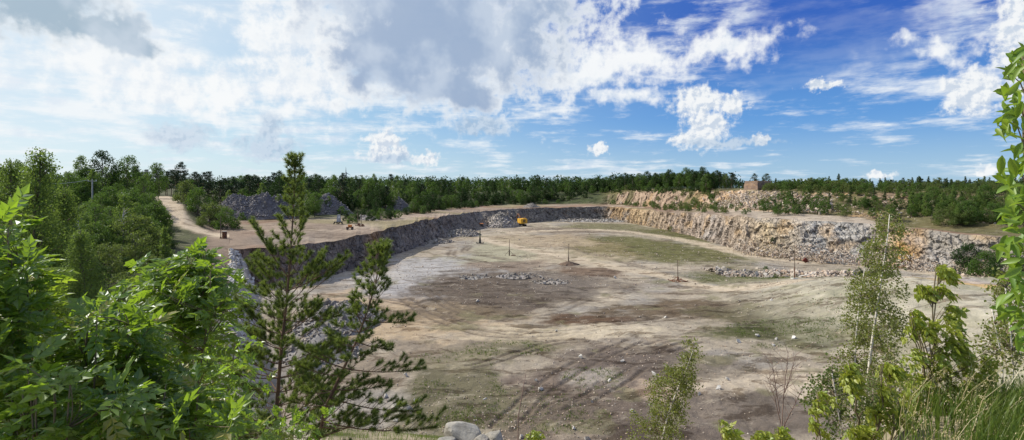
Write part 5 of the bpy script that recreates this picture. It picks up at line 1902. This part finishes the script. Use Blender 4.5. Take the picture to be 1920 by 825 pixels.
CL6 = [(985, 818), (1000, 815)]


def wind_plant(label, basepx, Y, cl, seed, per=4, scale=.74, **k):
    rng = np.random.default_rng(seed)
    tips = []
    for px, py in cl:
        for _ in range(per):
            y = Y + rng.normal() * .06
            tips.append(at(px + rng.normal() * 6, y, -(py + rng.normal() * 6 - HY) / FPX * y))
    leafy_plant('ash_shoot', label, 'sapling', near_point(basepx, Y), tips, 'wind', rng, stems=k.pop('stems', 3), thick=.010, wind=(.75, -.1, -.45), whorl=7, pairs=0, scale=scale, twist=.6, bark=M_TWIG, **k)


wind_plant('tall thin ash shoot with windblown leaf tufts right of the white-stemmed birch', 1740, 4.6, CL1, 31, stems=2)
wind_plant('leafy ash shoots blown to the right, below the tall thin shoot', 1770, 4.4, CL2, 32, stems=6)
wind_plant('ash shoots with big pale leaf tufts in front of the white-stemmed birch', 1640, 4.0, CL3, 33, stems=4)
wind_plant('narrow ash shoot with small round tufts left of the white-stemmed birch', 1535, 4.6, CL4, 34, stems=2, scale=.55, per=3)
wind_plant('three low leaf tufts at the bottom edge left of the dead shrub', 1420, 4.4, CL5, 35, stems=3)
wind_plant('single yellow-green tuft at the bottom centre edge', 990, 4.6, CL6, 36, stems=1, scale=.5)


def edge_branch():
    """the near sapling whose leaves fill the right frame edge"""
    rng = np.random.default_rng(41)
    Y = 2.3
    base = near_point(1945, Y)
    th = thing('ash_sapling', base, 'tall sapling at the right frame edge with large windblown leaves against the sky', 'sapling')
    b0 = base
    pix = [(1915, 95), (1925, 170), (1918, 260), (1930, 350), (1925, 450), (1935, 550), (1938, 700), (1945, 850)]
    l = np.array([at(a, Y, -(b - HY) / FPX * Y) for a, b in pix] + [base])
    s = np.concatenate([[0], np.cumsum(np.linalg.norm(np.diff(l, axis=0), axis=1))])
    u = np.linspace(0, s[-1], 24)
    l = np.stack([np.interp(u, s, l[:, k]) for k in range(3)], 1)
    m = MB()
    m.tube(l[::-1] - b0, np.linspace(.016, .004, 24), 7)
    m.build('stem', M_TWIG, th, True)
    # single large leaf: two halves folded on the midrib, curved
    mats = [L_WIND]
    ms = []
    for i in range(4):
        r = np.random.default_rng(60 + i)
        n = 6
        t = np.linspace(0, 1, n)
        w = np.sin(np.pi * t ** .8) * .17
        cz = -.30 * t ** 2 + r.normal() * .03
        mid = np.stack([t, 0 * t, cz], 1)
        lft = mid + np.stack([0 * t, w, w * .55], 1)
        rgt = mid + np.stack([0 * t, -w, w * .55], 1)
        V = np.vstack([mid, lft, rgt])
        F = []
        for k in range(n - 1):
            F += [[k, k + 1, n + k + 1, n + k], [k + 1, k, 2 * n + k, 2 * n + k + 1]]
        ms.append(mesh('leaf', V, [np.array(F)], L_EDGE, rnd=np.full(len(V), i / 4), smooth=True))
    tw = MB()
    clumps = [(1905, 112, 26, 22), (1895, 160, 26, 30), (1900, 205, 26, 22), (1890, 240, 22, 16), (1912, 300, 26, 22), (1898, 335, 28, 26), (1915, 375, 24, 24), (1892, 395, 24, 16), (1908, 430, 28, 22), (1895, 462, 28, 16),
              (1900, 505, 26, 26), (1912, 540, 26, 26), (1895, 575, 26, 18), (1915, 605, 22, 18), (1930, 150, 20, 40), (1935, 260, 24, 60), (1940, 420, 24, 60), (1940, 540, 24, 60), (1925, 640, 22, 22)]
    for (px, py, rx, ry) in clumps:
        c = at(px + 8, Y, -(py - 14 - HY) / FPX * Y)
        src = l[np.argmin(np.linalg.norm(l - c + np.array([0, 0, .08]), axis=1))]
        tw.tube(np.array([src, (src + c) / 2 + [0, 0, .02], c]) - b0, np.array([.004, .003, .002]), 4, False)
        for _ in range(15):
            y = Y + rng.normal() * .06
            p = at(px + rng.uniform(-rx, rx) * .8, y, -(py + rng.uniform(-ry, ry) - HY) / FPX * y)
            d = np.array([rng.normal() * .35 - .25, rng.normal() * .5, -.5 + rng.normal() * .45]) if rng.random() < .6 else np.array([.8, rng.normal() * .4, .25 + rng.normal() * .4])
            up = np.array([-.5, -.5, .7]) + rng.normal(size=3) * .45
            ob = link('leaf', ms[int(rng.integers(0, 4))], th)
            sz = rng.uniform(.055, .088)
            ob.matrix_local = Matrix.Translation(Vector(p - unit(d) * sz * .5 - b0)) @ Matrix(frame(d, up).tolist()).to_4x4() @ Matrix.Scale(float(sz), 4)
    tw.build('twigs', M_TWIG, th, True)['kind'] = 'stuff'


edge_branch()


def dead_shrub():
    rng = np.random.default_rng(51)
    Y = 7.0
    base = near_point(1452, Y)
    th = thing('dead_shrub', base, 'leafless reddish-brown shrub standing before the pit floor, bottom right of centre', 'shrub')
    for (px0, pts) in ((0, [(1478, 660), (1474, 700), (1469, 745), (1466, 800), (1460, 860)]), (1, [(1448, 680), (1455, 730), (1462, 775)]), (2, [(1492, 668), (1480, 715), (1471, 740)]), (3, [(1440, 715), (1452, 750), (1464, 800)]), (4, [(1505, 735), (1490, 765), (1468, 810)])):
        l = np.array([at(a, Y + px0 * .03, -(b - HY) / FPX * Y) for a, b in pts] + ([base] if px0 == 0 else []))
        m = MB()
        m.tube(l[::-1] - base, np.linspace(.012 if px0 == 0 else .007, .002, len(l)), 5, False)
        for _ in range(14):
            k = rng.integers(0, len(l) - 1)
            p = l[k] + (l[k + 1] - l[k]) * rng.random()
            e = p + np.array([rng.normal() * .13, rng.normal() * .12, rng.uniform(.08, .25)])
            m.tube(np.array([p, (p + e) / 2 + rng.normal(size=3) * .012, e]) - base, np.array([.0035, .0025, .0012]), 3, False)
        m.build('branch', M_DEAD, th, True)


dead_shrub()


def blades(n, xs, ys, h, w, rng, lean=(.25, 0), zfn=None):
    """curved grass blades of three segments"""
    x, y = xs, ys
    z = near_z(x, y) if zfn is None else zfn(x, y)
    root = np.stack([x, y, z - .02], 1)
    a = rng.uniform(0, 6.283, n)
    out = np.stack([np.cos(a), np.sin(a), 0 * a], 1) * rng.uniform(.1, .55, (n, 1)) + np.array([lean[0], lean[1], 0])
    H = h * rng.uniform(.5, 1.15, n)[:, None]
    side = np.stack([-np.sin(a), np.cos(a), 0 * a], 1) * (w / 2)
    Vs = []
    for t, k in ((0, 1), (.4, .9), (.75, .6)):
        c = root + np.array([0, 0, 1]) * H * (t - .25 * t * t) + out * H * t * t
        Vs += [c - side * k, c + side * k]
    Vs.append(root + np.array([0, 0, 1]) * H * .78 + out * H)
    V = np.stack(Vs, 1).reshape(-1, 3)
    b = np.arange(n)[:, None] * 7
    F4 = np.vstack([b + np.array([0, 1, 3, 2]), b + np.array([2, 3, 5, 4])])
    F3 = b + np.array([4, 5, 6])
    return V, F4, F3, np.stack(Vs, 1)[:, -1]


def grasses():
    rng = np.random.default_rng(61)
    n = 6000
    Y = rng.uniform(2.3, 6.2, n)
    px = 1990 - np.abs(rng.normal(0, 105, n)) - 60 * rng.random(n)
    x = (px - 960) / FPX * Y
    V, F4, F3, _ = blades(n, x, Y, .40, .006, rng, (.03, 0))
    tag(link('grass', mesh('grass', V, [F4, F3], L_GRASS, rnd=np.repeat(rng.random(n), 7))), 'tall green grass on the bank in the bottom right corner', 'grass', kind='stuff')
    n = 170
    Y = rng.uniform(2.5, 5.0, n)
    px = 1780 + rng.normal(0, 75, n)
    x = (px - 960) / FPX * Y
    V, F4, F3, tip = blades(n, x, Y, .62, .003, rng, (.25, -.05))
    # feathery seed heads
    m = 16
    ii = np.repeat(np.arange(n), m)
    t = rng.random(len(ii))[:, None]
    C = tip[ii] - np.array([.10, 0, .10]) * t + rng.normal(size=(len(ii), 3)) * .010
    Vc, Fc = cards(C, rng.normal(size=(len(ii), 3)) * .4 + np.array([.5, 0, .6]), rng.normal(size=(len(ii), 3)), .016, .0035)
    VV = np.vstack([V, Vc])
    tag(link('dry_grass', mesh('dry_grass', VV, [F4, F3, Fc + len(V)], L_STRAW, rnd=rng.random(len(VV)))), 'golden seeding grass stalks in front of the green bank, bottom right', 'grass', kind='stuff')
    # ground cover of the near slope
    n = 16000
    x = rng.uniform(-26, 14, n)
    Y = rng.uniform(3, 44, n)
    V, F4, F3, _ = blades(n, x, Y, .45, .018, rng, (.1, 0))
    tag(link('slope_grass', mesh('slope_grass', V, [F4, F3], L_GRASS, rnd=np.repeat(rng.random(n), 7))), 'rough grass covering the near slope under the pines', 'grass', kind='stuff')
    # weeds on the pit floor
    pts = []
    for (px, py, rx, ry, k) in ((1210, 463, 130, 22, 1500), (1290, 438, 80, 10, 900), (1470, 628, 140, 28, 1500), (1400, 520, 140, 10, 1600), (1600, 522, 90, 7, 1300), (860, 740, 90, 60, 900), (960, 655, 90, 14, 400), (1560, 600, 80, 24, 500),
                                (1010, 770, 140, 45, 350), (1110, 712, 60, 22, 250), (1130, 425, 70, 6, 300), (850, 680, 80, 22, 300), (1640, 515, 50, 6, 500)):
        a = rng.uniform(0, 6.283, k)
        r = np.sqrt(rng.random(k))
        c = [P(px + rx * q * math.cos(w), py + ry * q * math.sin(w), FLOOR_Z)[:2] for q, w in zip(r, a)]
        pts.append(np.array(c))
    p = np.vstack(pts)
    keep = fbm2(p[:, 0], p[:, 1], .25, 3, 401) + rng.normal(0, .15, len(p)) > -.05
    p = p[keep]
    p = np.repeat(p, 4, 0) + rng.normal(0, .12, (len(p) * 4, 2))
    V, F4, F3, _ = blades(len(p), p[:, 0], p[:, 1], .26, .05, rng, (.05, 0), floor_z)
    tag(link('floor_weeds', mesh('floor_weeds', V, [F4, F3], L_OLIVE, rnd=np.repeat(rng.random(len(p)), 7))), 'low dry weeds greening patches of the pit floor', 'weeds', kind='stuff')
    # one tall straw stalk
    b = near_point(966, 5.5)
    m = MB()
    top = at(986, 5.5, -(700 - HY) / FPX * 5.5)
    m.tube(np.array([b - b, (at(972, 5.5, -(780 - HY) / FPX * 5.5) - b), top - b]), np.array([.006, .005, .003]), 4)
    tag(m.build('straw_stalk', M_DEAD, None, True, loc=tuple(b)), 'single pale dry stalk rising from the bottom edge right of the boulders', 'stalk')


grasses()

# ------------------------------------------------------------------ machines, masts and other built things
M_YELLOW = plain('yellow_paint', (.72, .40, .03), .5, 0, .15, 1.2, (.45, .27, .06), .1)
M_ORANGE = plain('orange_paint', (.62, .20, .03), .55, 0, .2, 1.5, (.30, .12, .05), .1)
M_BLACK = plain('dark_steel', (.035, .033, .032), .6, .3, .3, 2.0, (.09, .075, .06), .2)
M_GLASS = plain('dark_cab_glass', (.02, .025, .03), .12, 0, .1, 1.0, None, 0)
M_RUST = plain('rusty_steel', (.17, .075, .04), .85, .1, .35, 3.0, (.08, .045, .03), .3)
M_GREY = plain('grey_painted_steel', (.34, .35, .37), .6, .1, .2, 2.0, (.22, .20, .19), .15)
M_GREENP = plain('green_painted_steel', (.07, .105, .055), .65, .1, .25, 2.5, (.10, .07, .045), .2)
M_POLE = plain('weathered_pole', (.13, .095, .07), .9, 0, .3, 4.0, None, .3)
M_CONC = plain('concrete_pole', (.36, .35, .32), .9, 0, .2, 3.0, None, .2)
M_WIRE = plain('pale_wire', (.5, .5, .5), .5, .5, .1, 1.0, None, 0)
M_WHITE = plain('white_tower_paint', (.72, .74, .76), .5, 0, .05, .2, None, 0)


def digger():
    p = on_floor(978, 424)
    th = thing('excavator', p, 'yellow tracked digger working at the fallen rock below the far face', 'excavator', rz=math.radians(24))
    # local axes: +Y towards the rock (away from the camera), the rear faces the viewer
    for s in (-1, 1):
        m = MB()
        prof = [(-2.3, .35), (-1.95, .05), (1.95, .05), (2.3, .35), (2.2, .85), (1.8, 1.0), (-1.8, 1.0), (-2.2, .85)]
        n = len(prof)
        V = [(s * 1.45 + dx, y, z) for dx in (-.32, .32) for y, z in prof]
        m.add(V, [[i, (i + 1) % n, n + (i + 1) % n, n + i] for i in range(n)])
        m.add(V, [[0, 1, 2, 3], [0, 3, 4, 7], [4, 5, 6, 7], [8, 11, 10, 9], [8, 15, 12, 11], [12, 15, 14, 13]])
        tr = m.build('track', M_BLACK, th)
        for k in range(5):
            w = MB()
            a = np.linspace(0, 2 * np.pi, 10, endpoint=False)
            c = np.stack([np.full(10, s * 1.82), -1.6 + k * .8 + .30 * np.cos(a), .48 + .30 * np.sin(a)], 1)
            c2 = c.copy(); c2[:, 0] += s * .06
            w.add(np.vstack([c, c2, c2.mean(0)]), [[i, (i + 1) % 10, 10 + (i + 1) % 10, 10 + i] for i in range(10)])
            w.add(np.vstack([c2, c2.mean(0)]), [[i, (i + 1) % 10, 10] for i in range(10)])
            w.build('road_wheel', M_RUST, tr)
    m = MB(); m.box((0, 0, .95), (2.3, 2.2, .5)); m.tube([(0, 0, 1.0), (0, 0, 1.35)], .95, 14); m.build('undercarriage', M_BLACK, th)
    bm = bmesh.new()
    bmesh.ops.create_cube(bm, size=1)
    for v in bm.verts:
        v.co = Vector((v.co.x * 3.5, v.co.y * 4.6 - .9, v.co.z * 2.5 + 2.65))
    bmesh.ops.bevel(bm, geom=list(bm.edges), offset=.14, segments=2, affect='EDGES')
    me = bpy.data.meshes.new('house')
    bm.to_mesh(me); bm.free(); me.materials.append(M_YELLOW)
    hs = link('house', me, th)
    for k in range(4):
        m = MB(); m.box((-1.0 + k * .66, -3.215, 2.7), (.5, .04, 1.3)); m.build('vent_panel', M_BLACK if k in (1, 2) else M_YELLOW, hs)
    for s in (-1, 1):
        m = MB(); m.box((s * 1.765, -1.4, 2.6), (.04, 1.5, 1.5)); m.build('side_door', M_YELLOW, hs)
    m = MB(); m.box((.5, -1.6, 4.02), (1.6, 1.8, .25)); m.build('engine_hood', M_YELLOW, hs)
    m = MB(); m.tube([(1.0, -2.2, 3.8), (1.0, -2.2, 4.7), (1.0, -2.5, 4.85)], .09, 8); m.build('exhaust', M_RUST, hs)
    m = MB(); m.box((-1.15, 2.0, 2.55), (1.25, 1.6, 2.3), taper=.9); cb = m.build('cab', M_BLACK, th)
    for c, d in (((-1.15, 2.79, 2.85), (1.0, .06, 1.3)), ((-1.775, 2.0, 2.85), (.06, 1.2, 1.2)), ((-.525, 2.0, 2.85), (.06, 1.2, 1.2))):
        m = MB(); m.box(c, d); m.build('window', M_GLASS, cb)
    m = MB()
    m.tube([(.3, 1.3, 2.2), (.3, 2.6, 4.6), (.3, 4.3, 5.9), (.3, 5.9, 5.6)], [.34, .42, .38, .22], 6); bo = m.build('boom', M_RUST, th)
    for s in (-1, 1):
        m = MB(); m.tube([(.3 + s * .5, 1.6, 1.9), (.3 + s * .5, 3.3, 4.7)], .11, 8); m.build('ram', M_GREY, bo)
    m = MB(); m.tube([(.3, 5.4, 6.1), (.3, 6.6, 3.6), (.3, 6.9, 2.2)], [.26, .28, .18], 6); m.build('stick', M_RUST, th)
    m = MB()
    b = [(-.75, 6.4, 2.3), (.75 + .6, 6.4, 2.3), (1.35, 6.2, 1.0), (-.75, 6.2, 1.0), (-.75, 7.5, 2.2), (1.35, 7.5, 2.2), (1.35, 7.6, .9), (-.75, 7.6, .9)]
    m.add(b, [[0, 1, 2, 3], [0, 3, 7, 4], [1, 5, 6, 2], [3, 2, 6, 7]])
    bk = m.build('bucket', M_BLACK, th)
    for k in range(5):
        m = MB(); m.box((-.6 + k * .45, 7.7, .95), (.14, .5, .14), taper=.6); m.build('tooth', M_GREY, bk)


digger()


def loader():
    p = on_floor(903, 428)
    th = thing('compact_loader', p, 'small machine with an orange roof standing at the shaded face left of the digger', 'loader', rz=.3)
    for s in (-1, 1):
        for y in (-.85, .85):
            m = MB()
            m.tube([(s * .75, y, .42), (s * 1.1, y, .42)], .42, 14)
            w = m.build('wheel', M_BLACK, th)
            m = MB(); m.tube([(s * 1.1, y, .42), (s * 1.13, y, .42)], .2, 10); m.build('rim', M_ORANGE, w)
    m = MB(); m.box((0, 0, .75), (1.4, 2.8, .6)); m.box((0, -1.0, 1.2), (1.2, .9, .5), taper=.9); m.build('body', M_BLACK, th)
    m = MB(); m.box((0, .2, 1.5), (1.15, 1.2, 1.1), taper=.92); cb = m.build('cab', M_GLASS, th)
    m = MB(); m.box((0, .15, 2.15), (1.9, 2.2, .28), taper=.82); m.build('roof', M_ORANGE, cb)
    for s in (-1, 1):
        m = MB(); m.tube([(s * .72, -.8, 1.5), (s * .72, .9, 1.35), (s * .72, 1.9, .55)], .09, 5); m.build('lift_arm', M_ORANGE, th)
    m = MB(); m.add([(-1, 1.8, .15), (1, 1.8, .15), (1, 2.5, .1), (-1, 2.5, .1), (-1, 1.8, .8), (1, 1.8, .8)], [[0, 1, 2, 3], [0, 4, 5, 1]]); m.build('bucket', M_RUST, th)


loader()


def skid(th, w, l, mat, z=.0, rz=0.0):
    c, s = math.cos(rz), math.sin(rz)
    R = lambda x, y: (c * x - s * y, s * x + c * y)
    for sy in (-1, 1):
        a, b = R(-w / 2, sy * l / 2), R(w / 2, sy * l / 2)
        m = MB(); m.tube([(a[0], a[1], z + .32), (a[0] * .86, a[1] * .9, z + .10), (b[0] * .86, b[1] * .9, z + .10), (b[0], b[1], z + .32)], .10, 6); m.build('runner', mat, th)
    for x in (-.42, 0, .42):
        a, b = R(x * w, -l / 2), R(x * w, l / 2)
        m = MB(); m.tube([(a[0], a[1], z + .16), (b[0], b[1], z + .16)], .09, 6); m.build('crossbar', mat, th)


def masts():
    # green tapering mast
    p = on_floor(900, 457)
    th = thing('cable_mast', p, 'stubby green mast on a black skid, farthest left of the pit floor masts', 'mast', 'masts standing on the pit floor')
    skid(th, 2.6, 1.6, M_BLACK)
    m = MB(); m.tube([(0, 0, .1), (0, 0, 2.0)], [.42, .28], 8); m.build('pedestal', M_BLACK, th)
    m = MB(); m.tube([(0, 0, 1.9), (0, 0, 3.6), (.02, 0, 4.9)], [.22, .16, .06], 8); m.build('pole', M_GREENP, th)
    # braced mast
    p = on_floor(955, 479)
    th = thing('cable_mast', p, 'thin brown mast held by two stays, second from left on the pit floor', 'mast', 'masts standing on the pit floor')
    m = MB(); m.tube([(0, 0, 0), (0, 0, 1.7)], [.20, .17], 8); m.build('pedestal', M_POLE, th)
    m = MB(); m.tube([(0, 0, 1.6), (.02, 0, 4.8)], [.10, .06], 7); m.build('pole', M_POLE, th)
    for x, y in ((-1.3, -.3), (1.4, -.4), (.1, 1.4)):
        m = MB(); m.tube([(x, y, 0.05), (0, 0, 1.6)], .045, 5); m.build('stay', M_POLE, th)
    m = MB(); m.box((1.2, -.5, .16), (1.5, .9, .3), taper=.8); m.build('base_block', M_RUST, th)
    # mast on a mound
    p = on_floor(1066, 497)
    th = thing('cable_mast', p, 'thin brown mast planted on a dark earth mound in mid pit floor', 'mast', 'masts standing on the pit floor')
    V, F = [], []
    n = 20
    for k, (r, z) in enumerate(((2.9, -.1), (1.9, .35), (1.0, .75), (.3, .95))):
        for j in range(n):
            a = j * 2 * math.pi / n
            rr = r * (1 + .14 * math.sin(3 * a + k) + .09 * math.sin(7 * a + 2 * k))
            V.append((rr * math.cos(a) * 1.1, rr * math.sin(a) * .8, z))
    for k in range(3):
        F += [[k * n + j, k * n + (j + 1) % n, (k + 1) * n + (j + 1) % n, (k + 1) * n + j] for j in range(n)]
    m = MB(); m.add(V, F); m.build('earth_mound', plain('dark_earth', (.105, .07, .048), .95, 0, .35, 2.0, None, .6), th)
    m = MB(); m.tube([(0, 0, .5), (0, 0, 2.2)], [.17, .13], 8); m.build('pedestal', M_POLE, th)
    m = MB(); m.tube([(0, 0, 2.1), (.08, 0, 5.4)], [.09, .055], 7); m.build('pole', M_POLE, th)
    m = MB(); m.box((.08, 0, 5.3), (.5, .07, .07)); m.build('crossarm', M_POLE, th)
    # mast on a flat sledge
    p = on_floor(1271, 528)
    th = thing('cable_mast', p, 'brown mast on an open square sledge below the weedy patch', 'mast', 'masts standing on the pit floor', rz=.25)
    skid(th, 3.2, 2.6, M_RUST)
    m = MB(); m.tube([(0, 0, .1), (0, 0, 1.0)], .15, 8); m.build('pedestal', M_RUST, th)
    m = MB(); m.tube([(0, 0, .9), (-.05, 0, 4.6)], [.09, .055], 7); m.build('pole', M_POLE, th)
    for x, y in ((-.9, -.9), (.9, -.9), (.9, .9), (-.9, .9)):
        m = MB(); m.tube([(x, y, .18), (0, 0, .95)], .05, 5); m.build('stay', M_RUST, th)
    # tall thin mast in the berm
    p = on_floor(1490, 536)
    th = thing('cable_mast', p, 'tallest thinnest mast rising from the rubble berm on the right', 'mast', 'masts standing on the pit floor')
    m = MB(); m.tube([(0, 0, -.2), (0, 0, 2.4)], [.13, .10], 8); m.build('pedestal', M_RUST, th)
    m = MB(); m.tube([(0, 0, 2.3), (.02, 0, 6.6)], [.075, .045], 7); m.build('pole', M_POLE, th)
    m = MB(); m.box((.02, 0, 6.45), (.55, .06, .06)); m.build('crossarm', M_POLE, th)
    m = MB(); m.box((0, 0, .1), (1.2, 1.2, .3), taper=.8); m.build('base_block', M_CONC, th)


masts()


def bench_gear():
    # grey tower on an arched frame
    p = land(634, 178)
    th = thing('transformer_tower', p, 'grey tapered steel box on an arched dark skid on the bench', 'transformer')
    for sx in (-.75, .75):
        m = MB()
        a = np.linspace(0, np.pi, 9)
        m.tube(np.stack([sx + .62 * np.cos(a), 0 * a - .5, .75 * np.sin(a)], 1), .11, 6); m.build('arch', M_BLACK, th)
        m = MB(); m.tube(np.stack([sx + .62 * np.cos(a), 0 * a + .5, .75 * np.sin(a)], 1), .11, 6); m.build('arch', M_BLACK, th)
    m = MB(); m.box((.1, 0, .82), (2.6, 1.2, .16)); m.build('deck', M_BLACK, th)
    m = MB(); m.box((.2, 0, 1.95), (1.15, 1.0, 2.1), taper=.72); bx = m.build('cabinet', M_GREY, th)
    m = MB(); m.box((.45, -.45, 2.3), (.4, .12, .6)); m.build('meter_box', M_WHITE, bx)
    m = MB(); m.box((.2, 0, 3.05), (.95, .85, .1)); m.build('roof', M_GREY, bx)
    # rusty cart with a pole
    p = land(656, 158)
    th = thing('pole_cart', p, 'rusty wheeled cart carrying a thin pole, nearest gear on the bench', 'cart', rz=.2)
    m = MB(); m.box((0, 0, .72), (2.0, 1.1, .22)); m.build('deck', M_RUST, th)
    m = MB(); m.box((.05, 0, 1.1), (1.0, .8, .55), taper=1.12); m.build('tub', M_ORANGE, th)
    for sx in (-.65, .65):
        for sy in (-.55, .55):
            m = MB(); m.tube([(sx, sy - .09, .34), (sx, sy + .09, .34)], .34, 12); m.build('wheel', M_BLACK, th)
    m = MB(); m.tube([(-.2, 0, .8), (-.22, 0, 4.6)], [.07, .045], 6); m.build('pole', M_POLE, th)
    # twin poles
    for px, lab, h in ((671, 'thicker dark pole on a rusty foot, left of the pair on the bench', 4.4), (678, 'thinner pole on a rusty foot, right of the pair on the bench', 4.0)):
        p = land(px, 174 if px == 671 else 171)
        th = thing('bench_pole', p, lab, 'pole', 'pair of poles on the bench')
        skid(th, 1.5, 1.2, M_RUST)
        m = MB(); m.tube([(0, 0, .1), (0, 0, h)], [.13 if px == 671 else .08, .07], 7); m.build('pole', M_POLE, th)
        m = MB(); m.box((.3, 0, .45), (.8, .5, .5), taper=.7); m.build('foot_block', M_RUST, th)
    # pole and rusty drum at the end of the dirt road
    p = land(414, 131)
    th = thing('road_pole', p, 'thin dark pole at the end of the dirt road beside the rusty drum', 'pole')
    m = MB(); m.tube([(0, 0, -.2), (0, 0, 5.3)], [.10, .07], 7); m.build('pole', M_POLE, th)
    m = MB(); m.tube([(0, 0, -.05), (0, 0, .4)], [.22, .15], 8); m.build('socket', M_RUST, th)
    p = land(421, 131)
    th = thing('steel_drum', p, 'rusty upright drum with a pale top at the end of the dirt road', 'drum')
    m = MB(); m.tube([(0, 0, -.1), (0, 0, .5), (0, 0, .52), (0, 0, .58), (0, 0, .6), (0, 0, 1.1), (0, 0, 1.12), (0, 0, 1.18), (0, 0, 1.2), (0, 0, 1.65)], [.52, .52, .55, .55, .52, .52, .55, .55, .52, .52], 16); m.build('shell', M_RUST, th)
    m = MB(); m.tube([(0, 0, 1.65), (0, 0, 1.72)], .56, 16); m.build('lid', M_CONC, th)


bench_gear()


def utility():
    p = land(173, 104)
    top = at(172, 104, (HY - 336) / FPX * 104)
    h = top[2] - p[2]
    th = thing('utility_pole', p, 'pale concrete utility pole standing in the left woodland', 'utility pole')
    m = MB(); m.tube([(0, 0, -.5), (0, 0, h)], [.17, .11], 9); m.build('pole', M_CONC, th)
    m = MB(); m.box((0, 0, h - .35), (1.7, .10, .12)); ca = m.build('crossarm', M_CONC, th)
    for x in (-.75, 0, .75):
        m = MB(); m.tube([(x, 0, h - .3), (x, 0, h - .12)], .05, 6); m.build('insulator', M_WHITE, ca)
    # a second pole out in the trees carries the other end of the wire
    q = at(40, 92, (HY - 341) / FPX * 92)
    b = p + np.array([-.75, 0, h - .12])
    t = np.linspace(0, 1, 14)[:, None]
    l = b * (1 - t) + q * t
    l[:, 2] -= .5 * 4 * (t * (1 - t))[:, 0]
    m = MB(); m.tube(l, .03, 4, False)
    tag(m.build('overhead_wire', M_WIRE), 'pale wire running left from the utility pole', 'wire')
    # wind turbine beyond the woods
    Y = 3200
    p = at(649, Y, -8)
    hub = (HY - 324) / FPX * Y
    th = thing('wind_turbine', p, 'tiny wind turbine on the horizon above the far treeline', 'wind turbine')
    m = MB(); m.tube([(0, 0, 0), (0, 0, hub + 8)], [4.5, 3.2], 10); m.build('tower', M_GREY, th)
    m = MB(); m.box((0, 2, hub + 9), (4.5, 10, 4.5)); nc = m.build('nacelle', M_GREY, th)
    for k in range(3):
        a = math.radians(90 + 120 * k)
        m = MB(); m.tube([(0, -4, hub + 9), (math.cos(a) * 9, -4, hub + 9 + math.sin(a) * 9), (math.cos(a) * 32, -4, hub + 9 + math.sin(a) * 32)], [1.5, 2.0, .5], 6); m.build('blade', M_GREY, th)


utility()
